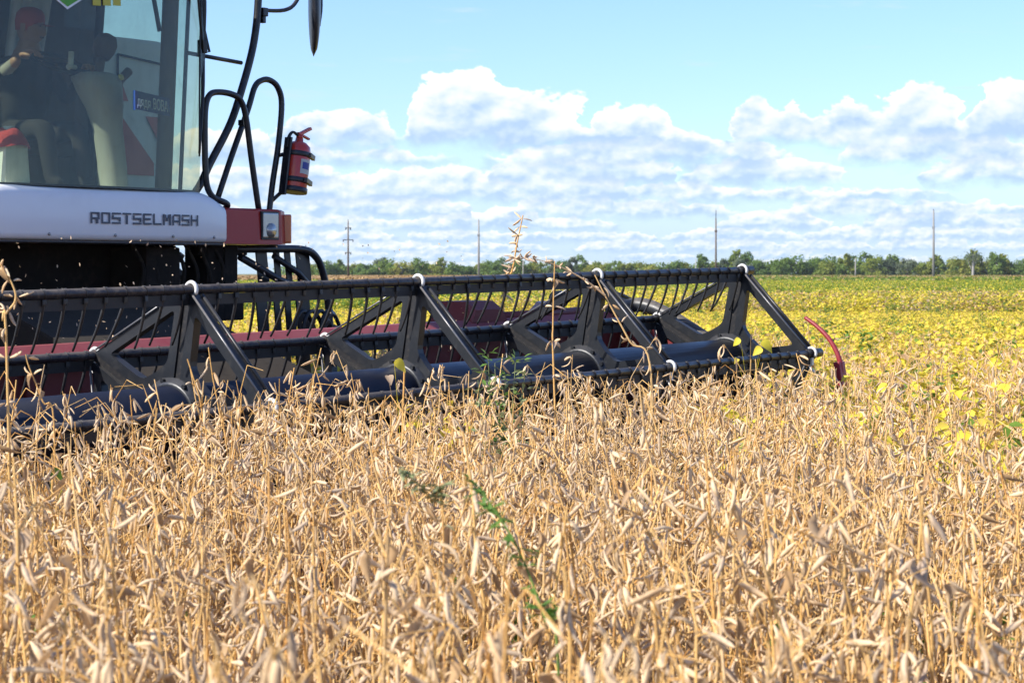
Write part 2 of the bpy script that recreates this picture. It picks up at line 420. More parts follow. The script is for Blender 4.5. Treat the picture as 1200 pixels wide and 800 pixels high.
# ------------------------------------------------------------------ ground
mb = MB()
ys = [-40, 0, 20, 60, 150, 400, 900, 3500]; xs = [-2500, -600, -150, -40, 0, 40, 150, 600, 2500]
mb.grid([[(x, y, 0) for x in xs] for y in ys], False)
g = mb.obj('ground', M['ground']); g['kind'] = 'structure'

# ------------------------------------------------------------------ combine harvester: local axes x along the header, y to the rear, z up
OX, OY, ROT = -0.606, 11.728, math.atan2(.797, .604)
combine = empty('combine_harvester', (OX, OY, 0), ROT)
tag(combine, 'white and dark red combine harvester with its black reel working through the dry soybeans', 'combine harvester')
CROT = Matrix.Rotation(ROT, 4, 'Z')
def to_local(x, y):
    dx, dy = x - OX, y - OY
    return (.604 * dx + .797 * dy, -.797 * dx + .604 * dy)

lift = lambda t: .019 * t
RR = 0.65; AX0 = 0.913; SEC = 1.721
ANG = (80, 8, -64, -136, 152)
def bat_pos(t, a):
    th = radians(a); return Vector((t, -RR * cos(th), AX0 + lift(t) + RR * sin(th)))

def build_reel():
    E = 3.46
    mb = MB()
    P = [Vector((t, 0, AX0 + lift(t))) for t in (-3.56, -3.40, 3.40, 3.56)]
    mb.tube([P[0], P[1]], .09, 20); mb.tube([P[1], P[2]], .172, 36); mb.tube([P[2], P[3]], .09, 20)
    reel = mb.obj('reel', M['navy'], combine)
    tag(reel, 'black pickup reel with a dark navy centre tube and five bats')
    # spiders ---------------------------------------------------------------
    def spider_mesh():
        mb = MB()
        for i, a in enumerate(ANG):
            b = a + 72
            # sector plate between the spokes at a and b, polar 2D -> (y back, z up)
            def pol(r, d): return (-r * cos(radians(d)), r * sin(radians(d)))
            e = lambda r, w: math.degrees(w / r)
            out = [pol(.19, a + e(.19, .022)), pol(.19, a + 36), pol(.19, b - e(.19, .022)), pol(RR - .06, b - e(RR - .06, .022)), pol(RR - .015, b - e(RR, .03)),
                   pol(RR - .015, a + e(RR, .03)), pol(RR - .06, a + e(RR - .06, .022))]
            hole = [pol(.285, a + e(.285, .105)), pol(.262, a + 36), pol(.285, b - e(.285, .105)), pol(.455, b - e(.455, .11)), pol(.455, a + e(.455, .11))]
            hole = [pol(.285, a + e(.285, .078)), pol(.258, a + 36), pol(.285, b - e(.285, .078)), pol(.545, b - e(.545, .070)), pol(.545, a + e(.545, .070))]
            hole = round_poly(hole, .035, 3)
            f0 = lambda u, v: Vector((-.024, u, v)); f1 = lambda u, v: Vector((.024, u, v))
            mb.prism(out, f0, f1, hole, 60)
            # folded flange along the chord
            p, q = Vector(pol(RR - .02, a + e(RR, .05))), Vector(pol(RR - .02, b - e(RR, .05)))
            mb.tube([(0.034, p.x, p.y), (0.034, q.x, q.y)], .010, 8)
            mb.mi = 2; mb.tube([(-0.032, p.x, p.y), (-0.032, q.x, q.y)], .006, 8); mb.mi = 0
            # spoke seam plate recessed between two sectors
            s0, s1 = Vector(pol(.18, a)), Vector(pol(RR - .02, a)); mid = (s0 + s1) / 2
            mb.mi = 1
            mb.box((0, mid.x, mid.y), (.03, (s1 - s0).length, .04), (-radians(a) + pi if False else math.atan2((s1 - s0).y, (s1 - s0).x), 0, 0))
            mb.mi = 0
        # hub collar
        mtx = Matrix.Rotation(pi / 2, 4, 'Y')
        mb.lathe([(.174, -.05), (.192, -.05), (.192, -.034), (.212, -.032), (.212, .032), (.192, .034), (.192, .05), (.174, .05)], 36, mtx)
        for a in ANG:
            for d in (22, 50):
                th = radians(a + d); mb.lathe([(.012, -.05), (.012, .05)], 8, Matrix.Translation((0, -.200 * cos(th), .200 * sin(th))) @ mtx, False)
        bmesh.ops.recalc_face_normals(mb.bm, faces=mb.bm.faces[:])
        me = bpy.data.meshes.new('spider_plate'); mb.bm.to_mesh(me); mb.bm.free()
        me.materials.append(M['darkplate']); me.materials.append(M['tine']); me.materials.append(M['edge']); return me
    sme = spider_mesh()
    # clip: pale plastic bearing hook round the bat
    cb = MB()
    cb.tube([(0, .036 * cos(a), .036 * sin(a)) for a in [radians(x) for x in range(-60, 240, 20)]], .010, 8)
    cb.box((0, .0, -.055), (.026, .03, .05), None, .006); cb.tube([(0, .015, -.075), (0, -.01, -.115), (0, -.03, -.125)], .010, 6)
    bmesh.ops.recalc_face_normals(cb.bm, faces=cb.bm.faces[:])
    cme = bpy.data.meshes.new('bat_clip'); cb.bm.to_mesh(cme); cb.bm.free(); cme.materials.append(M['clip'])
    for s in range(5):
        t = (2 - s) * SEC
        sp = bpy.data.objects.new('spider_plate', sme); COL.objects.link(sp); sp.parent = reel; sp.location = (t, 0, AX0 + lift(t))
        for a in ANG:
            c = bpy.data.objects.new('bat_clip', cme); COL.objects.link(c); c.parent = reel; c.location = bat_pos(t, a)
    # end cam: thin second star beyond the last spider
    mb = MB()
    c0 = Vector((3.53, .06, AX0 + lift(3.53) - .07))
    for a in ANG:
        th = radians(a); p = c0 + Vector((0, -.62 * cos(th), .62 * sin(th)))
        d = p - c0; mid = (p + c0) / 2
        mb.box(mid, (.02, d.length, .055), (math.atan2(d.z, d.y), 0, 0), .004)
        q = bat_pos(3.53, a); mb.tube([p, q + Vector((.0, 0, 0))], .018, 8); mb.tube([q - Vector((.10, 0, 0)), q + Vector((.03, 0, 0))], .03, 12)
    mb.lathe([(.13, -.02), (.16, -.02), (.16, .02), (.13, .02)], 24, Matrix.Translation(c0) @ Matrix.Rotation(pi / 2, 4, 'Y'))
    mb.obj('end_cam', M['blackrail'], reel)
    # bats and tines ----------------------------------------------------------
    step = SEC / 14
    tb = MB()
    prof = [(0, -.025), (.006, -.08), (.028, -.15), (.053, -.212), (.082, -.268)]
    tb.tube([(0, y, z) for y, z in prof], [.010, .0085, .008, .007, .0055], 7, sm=3)
    tb.tube([(x, .0245 * cos(a), .0245 * sin(a)) for x, a in [(-.014 + .028 * k / 12, radians(90 + 360 * k / 12)) for k in range(13)]], .0038, 6)
    tb.box((0, 0, -.036), (.024, .024, .03), None, .004)
    bmesh.ops.recalc_face_normals(tb.bm, faces=tb.bm.faces[:])
    tme = bpy.data.meshes.new('tine'); tb.bm.to_mesh(tme); tb.bm.free(); tme.materials.append(M['tine'])
    rest = MB(); n_ind = 0
    for a in ANG:
        mb = MB()
        A, B = bat_pos(-E, a), bat_pos(E, a)
        mb.tube([A, B], .0235, 14)
        mb.mi = 1
        mb.tube([A + Vector((0, .0, -.036)), B + Vector((0, .0, -.036))], .001, 4) if False else None
        mid = (A + B) / 2 + Vector((0, .004, -.050)); mb.box(mid, ((B - A).length, .010, .052), (0, -math.atan2((B - A).z, (B - A).x), 0))
        mb.obj('bat', (M['bat'], M['strip']), reel)
        k = -27
        for k in range(-27, 28):
            t = (k + .5) * step
            if abs(t) > E - .03: continue
            p = bat_pos(t, a)
            if a in (80, 152) and t > -2.35 and n_ind < 100:
                o = bpy.data.objects.new('tine', tme); COL.objects.link(o); o.parent = reel; o.location = p; n_ind += 1
                o.rotation_euler = (R_.uniform(-.10, .10), R_.uniform(-.10, .10), R_.uniform(-.25, .25))
            else:
                tmp = bmesh.new(); tmp.from_mesh(tme)
                for f in tmp.faces: f.smooth = True
                rest.merge(tmp, Matrix.Translation(p))
    o = rest.obj('tines_of_lower_bats', M['tine'], reel); o['kind'] = 'stuff'
    return reel
build_reel()

def build_header():
    W = 3.62
    L = lambda t, b, z: Vector((t, b, z + lift(t)))
    # back wall with feeder opening, chamfered top beam, floor: one trough part with sub-parts
    mb = MB()
    for (t0, t1, z0, z1) in ((-W, -1.35, .22, 1.165), (1.35, W, .22, 1.165), (-1.35, 1.35, .22, .42), (-1.35, 1.35, 1.12, 1.165)):
        n = 8
        mb.grid([[L(t0 + (t1 - t0) * i / n, 1.0, z) for i in range(n + 1)] for z in (z0, z1)])
        mb.grid([[L(t0 + (t1 - t0) * i / n, 1.03, z) for i in range(n + 1)] for z in (z1, z0)])
    # floor pan
    prof = [(-.42, .10), (-.10, .12), (.25, .13), (.5, .12), (.8, .16), (1.0, .22)]
    mb.grid([[L(t, b, z) for t in (-W, -1.2, 1.2, W)] for b, z in prof])
    wall_ribs = [-3.0, -2.4, -1.8, 1.8, 2.4, 3.0]
    for t in wall_ribs: mb.box(L(t, .985, .66), (.05, .03, .9), None, .006)
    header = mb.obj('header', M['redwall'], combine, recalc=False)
    tag(header, 'dark red cutting header trough behind the reel')
    mb = MB()
    pr = [(.93, 1.155), (.925, 1.175), (1.05, 1.255), (1.15, 1.255), (1.15, 1.155)]
    rows = [[L(t, b, z) for t in [-W + 2 * W * i / 16 for i in range(17)]] for b, z in pr + pr[:1]]
    mb.grid(rows, False)
    for t in (-W, W): mb._f([mb.bm.verts.new(L(t, b, z)) for b, z in pr])
    mb.obj('top_beam', M['red'], header)
    mb = MB(); mb.box(L(-1.32, .935, 1.20), (.16, .02, .05), (radians(32), 0, 0), .004); mb.obj('clamp_plate', M['steel'], header)
    # end shields
    for t in (-W - .03, W + .03):
        mb = MB(); poly = [(-.62, .12), (1.12, .12), (1.12, 1.2), (.8, 1.18), (.25, .84), (-.45, .42)]
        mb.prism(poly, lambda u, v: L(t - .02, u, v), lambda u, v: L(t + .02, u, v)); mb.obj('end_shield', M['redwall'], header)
    # auger with flighting
    mb = MB(); mb.tube([L(-W + .03, .56, .46), L(W - .03, .56, .46)], .16, 24)
    for sgn in (-1, 1):
        a_, b_ = [], []
        for i in range(120):
            t = sgn * (W - .05 - i / 119 * (W - .7)); th = sgn * i / 119 * 2 * pi * 5.5
            a_.append(L(t, .56 + .158 * cos(th), .46 + .158 * sin(th))); b_.append(L(t, .56 + .28 * cos(th), .46 + .28 * sin(th)))
        mb.grid([a_, b_])
    mb.obj('auger', M['feeder'], header)
    # cutter bar
    mb = MB(); mb.tube([L(-W, -.42, .10), L(W, -.42, .10)], .025, 6)
    for i in range(94):
        t = -W + .04 + i * .0762; mb.tube([L(t, -.42, .10), L(t, -.56, .085)], [.014, .004], 5)
    mb.obj('cutter_bar', M['steel'], header)
    # reel arms
    for sg in (-1, 1):
        mb = MB(); t = sg * 3.585
        mb.tube([L(t, 1.08, 1.26), L(t, .75, 1.30), L(t, .30, 1.10), L(t, -.02, AX0)], [.055, .05, .045, .05], 10, sm=5)
        mb.tube([L(t, .95, .75), L(t, .35, 1.06)], .03, 10)
        mb.obj('reel_arm', M['black'], header)
    # crop divider at the right end: nose and bent rod
    mb = MB(); pts = [L(4.02, -.50, .62), L(4.02, -.55, .80), L(4.015, -.545, .93), L(4.02, -.47, 1.06), L(4.025, -.37, 1.15), L(4.027, -.27, 1.215)]
    mb.tube(pts, [.026, .022, .018, .016, .0145, .013], 12, sm=6)
    mb.box(L(4.02, -.55, .83), (.085, .05, .17), (radians(-8), 0, 0), .01)
    mb.obj('divider_rod', M['rod'], header)
    mb = MB(); poly = [(-1.1, .06), (-.55, .62), (-.1, .70), (.6, .5), (.6, .1)]
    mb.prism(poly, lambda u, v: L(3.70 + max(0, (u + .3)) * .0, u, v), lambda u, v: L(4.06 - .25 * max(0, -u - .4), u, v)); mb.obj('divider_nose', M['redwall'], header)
    # gearbox hood and pale drive shield
    mb = MB(); mb.prism([(1.02, 1.24), (1.02, 1.32), (1.10, 1.375), (1.34, 1.375), (1.40, 1.24)], lambda u, v: L(1.96 - .04 * (v < 1.3), u, v), lambda u, v: L(2.24 + .06 * (v < 1.3), u, v))
    mb.tube([L(2.30, 1.1, 1.26), L(3.3, 1.1, 1.265)], .035, 10)
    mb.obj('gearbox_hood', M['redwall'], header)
    mb = MB(); mb.prism([(1.5, .95), (1.5, 1.28), (1.62, 1.33), (1.85, 1.1), (1.85, .95)], lambda u, v: L(3.44, u, v), lambda u, v: L(3.62, u, v)); mb.obj('drive_shield', mat('pale_pink_shield', (.55, .40, .42), .5), header)
    mb = MB(); mb.lathe([(.02, -.04), (.06, -.04), (.06, .04), (.02, .04)], 16, Matrix.Translation(L(3.02, 1.12, 1.36)) @ Matrix.Rotation(pi / 2, 4, 'Y')); mb.box(L(3.02, 1.12, 1.29), (.05, .06, .12)); mb.obj('bracket', M['black'], header)
    for dz, dt in ((0, 0), (-.035, .05)):
        mb = MB(); mb.tube([L(3.35 + dt, 1.12, 1.27), L(3.48 + dt, 1.15, 1.37 + dz), L(3.72 + dt, 1.18, 1.39 + dz), L(4.0 + dt, 1.2, 1.34 + dz), L(4.25 + dt, 1.2, 1.22)], .016, 8, sm=6); mb.obj('hydraulic_hose', M['hose'], header)
    mb = MB(); mb.box(L(0, 1.9, .85), (1.5, 1.9, .62), (radians(20), 0, 0), .02); mb.obj('feeder_house', M['feeder'], combine)
build_header()

# block glyphs for the squared lettering on the panel, 5 x 5 units
GLYPH = {
 'R': [((.0, .0), (.17, 1)), ((0, .84), (1, 1)), ((.83, .42), (1, 1)), ((.17, .36), (1, .55)), ((.6, 0), (.86, .36)), ((.3, .0), (.36, .0))],
 'O': [((0, 0), (.17, 1)), ((.83, 0), (1, 1)), ((.17, .84), (.83, 1)), ((.17, 0), (.83, .16))],
 'S': [((0, .84), (1, 1)), ((0, .4), (.17, .8)), ((.17, .4), (1, .6)), ((.83, .2), (1, .4)), ((0, 0), (1, .16))],
 'T': [((0, .84), (1, 1)), ((.39, 0), (.61, .8))],
 'E': [((0, 0), (.17, 1)), ((.17, .84), (1, 1)), ((.17, .4), (.9, .6)), ((.17, 0), (1, .16))],
 'L': [((0, 0), (.17, 1)), ((.17, 0), (1, .16))],
 'M': [((0, 0), (.2, 1)), ((.8, 0), (1, 1)), ((.2, .62), (.36, .95)), ((.36, .36), (.64, .68)), ((.64, .62), (.8, .95))],
 'A': [((0, 0), (.17, .86)), ((.83, 0), (1, 1)), ((.14, .84), (.83, 1)), ((.17, .28), (.83, .46))],
 'H': [((0, 0), (.17, 1)), ((.83, 0), (1, 1)), ((.17, .4), (.83, .6))],
}
def panel_b(t): return 2.345 + .085 * abs(t / 1.08) ** 3.0

def text_mesh(txt, size, name):
    cu = bpy.data.curves.new(name, 'FONT'); cu.body = txt; cu.size = size; cu.extrude = .0015; cu.align_x = 'LEFT'
    o = bpy.data.objects.new(name, cu); COL.objects.link(o)
    dg = bpy.context.evaluated_depsgraph_get(); me = bpy.data.meshes.new_from_object(o.evaluated_get(dg)); me.name = name
    bpy.data.objects.remove(o); bpy.data.curves.remove(cu); return me

def build_front():
    # white front panel under the windscreen
    mb = MB(); prof = [(.40, 2.136), (.11, 2.134), (.045, 2.126), (.016, 2.108), (.004, 2.08), (.0, 2.05), (-.002, 1.95), (-.002, 1.84), (.006, 1.815), (.03, 1.80), (.35, 1.802)]
    T = [-1.075 + 2.15 * i / 40 for i in range(41)]
    mb.grid([[(t, panel_b(t) + db, 1.80 + (z - 1.80) * (1 - .26 * max(0, (abs(t) - .80) / .28) ** 1.6)) for t in T] for db, z in prof])
    for t in (T[0], T[-1]): mb._f([mb.bm.verts.new((t, panel_b(t) + db, 1.80 + (z - 1.80) * .745)) for db, z in prof])
    panel = mb.obj('front_panel', M['white'], combine)
    # bottom lip
    mb = MB(); mb.grid([[(t, panel_b(t) + db, z) for t in T] for db, z in ((.02, 1.797), (.0, 1.790), (.03, 1.778), (.06, 1.79))]); mb.obj('panel_lip', M['black'], panel)
    mb = MB()
    for t in (-.86, -.50, .02, .52, .93): mb.lathe([(.0, 0), (.010, 0), (.010, .004), (.006, .006), (0, .006)], 10, Matrix.Translation((t, panel_b(t) - .002, 1.835)) @ Matrix.Rotation(pi / 2, 4, 'X'))
    mb.obj('panel_bolts', M['steel'], panel)['kind'] = 'stuff'
    # lettering
    mb = MB(); x = -.185; pitch = .0868; w = .070; h = .070
    for ch in 'ROSTSELMASH':
        for (a, b) in GLYPH[ch]:
            if b[0] - a[0] < .05 or b[1] - a[1] < .05: continue
            t0, t1 = x + a[0] * w, x + b[0] * w; z0, z1 = 1.905 + a[1] * h, 1.905 + b[1] * h
            f = lambda t, z, o: Vector((t, panel_b(t) - .0085 - o, z))
            q = [(t0, z0), (t1, z0), (t1, z1), (t0, z1)]
            mb.prism(q, lambda u, v: f(u, v, 0), lambda u, v: f(u, v, .003))
        x += pitch
    mb.obj('lettering', M['letter'], panel)
    # red lamp blocks at both ends
    for sg in (1, -1):
        mb = MB()
        poly = [(1.081, 2.455), (1.40, 2.445), (1.64, 2.46), (1.74, 2.52), (1.77, 2.62), (1.77, 2.95), (1.081, 2.95)]
        if sg < 0: poly = [(-a, b) for a, b in poly][::-1]
        A = [mb.bm.verts.new((a, b, 1.795)) for a, b in poly]; B = [mb.bm.verts.new((a, b + .01, 2.022)) for a, b in poly]
        C = [mb.bm.verts.new((a * .992, b + .03, 2.035)) for a, b in poly]
        mb._f(A[::-1]); mb._f(C)
        for X, Y in ((A, B), (B, C)):
            for i in range(len(poly)): mb._f([X[i], X[(i + 1) % len(poly)], Y[(i + 1) % len(poly)], Y[i]])
        blk = mb.obj('lamp_block', M['redlamp'], combine)
        mb = MB(); mb.box((sg * 1.515, 2.462, 1.922), (.185, .03, .192), (0, 0, sg * radians(5)), .004); mb.obj('headlamp_bezel', M['hose'], blk)
        mb = MB(); mb.box((sg * 1.515, 2.457, 1.924), (.163, .03, .168), (0, 0, sg * radians(5)), .008)
        mb.lathe([(.045, 0), (.05, .006), (.0, .010)], 16, Matrix.Translation((sg * 1.515, 2.4425, 1.89)) @ Matrix.Rotation(pi / 2, 4, 'X')); mb.obj('headlamp', M['lens'], blk)
        mb = MB(); mb.box((sg * 1.755, 2.545, 1.905), (.05, .10, .20), (0, 0, sg * radians(40)), .012); mb.obj('indicator_lamp', M['amber'], blk)
    # walkway deck and dark undercarriage
    mb = MB(); mb.box((1.28, 3.3, 1.985), (.86, 1.0, .05), None, .006); mb.box((-1.28, 3.3, 1.985), (.86, 1.0, .05), None, .006); mb.box((0, 3.25, 1.90), (2.0, 1.3, .16)); mb.obj('platform', M['black'], combine)
    mb = MB()
    mb.box((-.1, 2.95, 1.45), (2.3, .10, .75)); mb.box((0, 3.7, .95), (2.6, .5, .5), None, .03)
    mb.box((.62, 2.72, 1.62), (.30, .35, .30), None, .02); mb.box((1.14, 2.70, 1.55), (.16, .22, .55), None, .02); mb.box((.95, 2.6, 1.36), (.22, .2, .20), None, .02)
    mb.box((1.22, 2.66, 1.755), (.46, .12, .07), None, .01); mb.box((1.27, 2.60, 1.64), (.12, .05, .30), None, .006)
    mb.box((1.33, 2.66, 1.36), (.20, .10, .16), None, .02)
    for i in range(7):
        t = .4 + .12 * i; mb.tube([(t, 2.62, 1.80), (t + .05, 2.55, 1.62 - .03 * (i % 3)), (t + .02, 2.62, 1.40), (t - .06, 2.8, 1.25)], .014, 7, sm=4)
    mb.obj('underframe', M['dark'], combine)
    mb = MB(); mb.lathe([(.0, 0), (.035, 0), (.035, .02), (.016, .022), (.016, .03), (0, .03)], 16, Matrix.Translation((.62, 2.53, 1.4)) @ Matrix.Rotation(pi / 2, 4, 'X')); mb.obj('hydraulic_fitting', M['steel'], combine)
    # wheels
    for sg in (-1, 1):
        mb = MB(); mtx = Matrix.Translation((sg * 1.42, 3.95, .90)) @ Matrix.Rotation(pi / 2, 4, 'Y')
        mb.lathe([(.45, -.30), (.78, -.31), (.86, -.27), (.90, -.18), (.90, .18), (.86, .27), (.78, .31), (.45, .30)], 48, mtx)
        for k in range(24):
            th = 2 * pi * k / 24
            for s2 in (-1, 1):
                c = Vector((sg * 1.42 + s2 * .15, 3.95 - .91 * cos(th + s2 * .06), .90 + .91 * sin(th + s2 * .06)))
                mb.box(c, (.34, .05, .06), (th + pi / 2 if False else -th - pi / 2, 0, 0))
        wh = mb.obj('wheel', M['rubber'], combine)
        mb = MB(); mb.lathe([(.0, -.05), (.12, -.06), (.14, .02), (.36, .02), (.44, .28), (.46, .30), (.46, .27), (.36, -.02)], 32, mtx); mb.obj('rim', M['white'], wh)
build_front()

def build_rails():
    r = .021
    B = M['blackrail']
    mb = MB(); b = 2.5
    mb.tube([(1.20, b + .08, 2.02), (1.155, b, 2.06), (1.03, b, 2.10), (.97, b, 2.17), (.952, b, 2.30), (.947, b, 2.50), (.952, b, 2.68), (.985, b, 2.77), (1.06, b, 2.80), (1.20, b, 2.795), (1.285, b, 2.755), (1.335, b, 2.64), (1.39, b, 2.35), (1.458, b, 2.02)], r, 10, sm=6)
    mb.obj('handrail', B, combine)
    mb = MB(); b = 2.7
    mb.tube([(1.262, b, 2.10), (1.40, b, 2.40), (1.555, b, 2.72), (1.625, b, 2.885), (1.70, b, 2.937), (1.78, b, 2.94), (1.855, b, 2.895), (1.893, b, 2.78), (1.86, b, 2.50), (1.80, b, 2.22), (1.764, b, 2.0)], r, 10, sm=6)
    mb.tube([(1.85, b, 2.42), (1.93, b - .03, 2.44)], .014, 8); mb.tube([(1.79, b, 2.10), (1.86, b - .02, 2.16), (1.91, b - .04, 2.20)], .014, 8, sm=3)
    mb.box((1.50, b - .01, 2.63), (.05, .05, .04), None, .006)
    mb.obj('handrail', B, combine)
    # mirror post with mirror
    mb = MB(); b = 2.6
    mb.tube([(.86, b + .05, 2.02), (.98, b, 2.16), (1.10, b, 2.34), (1.286, b, 2.61), (1.40, b, 2.86), (1.49, b, 3.10), (1.535, b, 3.29), (1.555, b, 3.47), (1.56, b, 3.62), (1.50, b, 3.72), (.98, b, 3.76)], .026, 12, sm=6)
    post = mb.obj('mirror_post', B, combine)
    mb = MB(); mb.tube([(1.56, b, 3.405), (1.70, b, 3.41), (1.83, b, 3.43), (1.92, b, 3.48), (2.0, b, 3.60), (2.06, b + .02, 3.70), (2.15, b + .03, 3.72)], .014, 10, sm=5)
    mb.box((1.60, b, 3.39), (.05, .06, .06), None, .008); mb.box((1.60, b, 3.34), (.03, .035, .05), None, .006); mb.obj('mirror_arm', B, post)
    mb = MB()
    rows = []
    for k in range(15):
        f = k / 14; z = 3.13 + .77 * f; e = min(1, (math.sin(pi * min(max(f, .0), 1)) ** .45) + .02)
        w = .050 * e; d = .15 * e; ct = 2.135
        for_ = []
        for j in range(17):
            a = 2 * pi * j / 16; u_ = w * cos(a) * (1 if cos(a) > 0 else .7); v_ = d * sin(a)      # thin across, wide along the line of sight of the driver
            for_.append((ct + u_ * .745 + v_ * .69, 2.62 - u_ * .69 + v_ * .745, z))
        rows.append(for_)
    mb.grid(rows); mb._f([mb.bm.verts.new(p) for p in rows[0][:16]]); mb._f([mb.bm.verts.new(p) for p in rows[-1][:16]])
    mb.tube([(2.19, 2.62, 3.35), (2.215, 2.62, 3.50), (2.20, 2.62, 3.78)], .012, 8, sm=4)
    mb.obj('mirror_housing', M['blackrail'], post)
    # strut from the cab to the mirror post
    mb = MB(); mb.tube([(.86, 2.58, 3.05), (1.392, 2.6, 3.026)], .014, 8); mb.obj('strut', B, combine)
    # wiper
    mb = MB(); b = 2.50
    mb.tube([(.925, b + .03, 3.62), (.93, b, 3.38), (.925, b, 3.06), (.89, b - .04, 2.78), (.80, b - .10, 2.38)], [.026, .024, .018, .012, .008], 8, sm=5)
    mb.tube([(.885, b - .02, 3.62), (.872, b - .04, 3.3), (.862, b - .04, 3.0), (.80, b - .10, 2.36)], .007, 6, sm=4)
    mb.tube([(.76, b - .1, 3.62), (.91, b - .02, 3.05)], .009, 6); mb.tube([(.90, b, 3.34), (.99, b, 3.06), (.93, b, 3.055)], .010, 6); mb.box((.925, b, 3.09), (.05, .05, .09), None, .01)
    mb.obj('wiper', M['hose'], combine)
    # folded access ladder: side rail, slotted plates, brace
    mb = MB(); b = 2.62
    mb.tube([(1.30, b, 1.762), (1.75, b, 1.768), (2.03, b, 1.765), (2.16, b, 1.715), (2.235, b, 1.60), (2.285, b, 1.40), (2.316, b, 1.12), (2.32, b, .8)], .027, 10, sm=6)
    ladder = mb.obj('ladder', B, combine)
    mb = MB(); mb.tube([(1.36, b - .04, 1.71), (1.75, b - .04, 1.55), (2.17, b - .04, 1.45)], .026, 10); mb.tube([(1.75, b + .02, 1.72), (1.98, b, 1.60), (2.2, b, 1.42)], .022, 10); mb.obj('brace', B, ladder)
    mb = MB()
    f0 = lambda y: (lambda u, v: Vector((u, y, v)))
    for (t0, t1, hz) in ((1.60, 1.69, None), (1.775, 1.815, None), (1.885, 1.925, None), (2.00, 2.12, None)):
        for (z0, z1) in ((1.50, 1.76), (1.15, 1.47), (.8, 1.12)):
            mb.prism(round_poly([(t0 + .02, z0), (t1 + .035, z0), (t1, z1), (t0 - .015, z1)], .02, 2), f0(b + .03), f0(b + .042))
    for z in (1.485, 1.135, .8): mb.box((1.88, b + .07, z), (.66, .06, .06), None, .008)
    mb.obj('step_plate', M['blackrail'], ladder)
    mb = MB()
    for k in range(4):
        t = 1.80 + .09 * k
        mb.tube([(t, b - .1, 1.05), (t + .03, b - .12, 1.28), (t + .14, b - .10, 1.33), (t + .26, b - .08, 1.20), (t + .32, b - .08, .95)], .015, 7, sm=5)
    mb.obj('hydraulic_hose', M['hose'], combine)
    mb = MB()
    for k in range(5): mb.box((2.12 + .045 * (k % 3), b - .13, 1.10 + .05 * k), (.035, .035, .07), (.2 * k, .3, .1), .008)
    mb.obj('hose_coupling', M['steel'], combine)
build_rails()

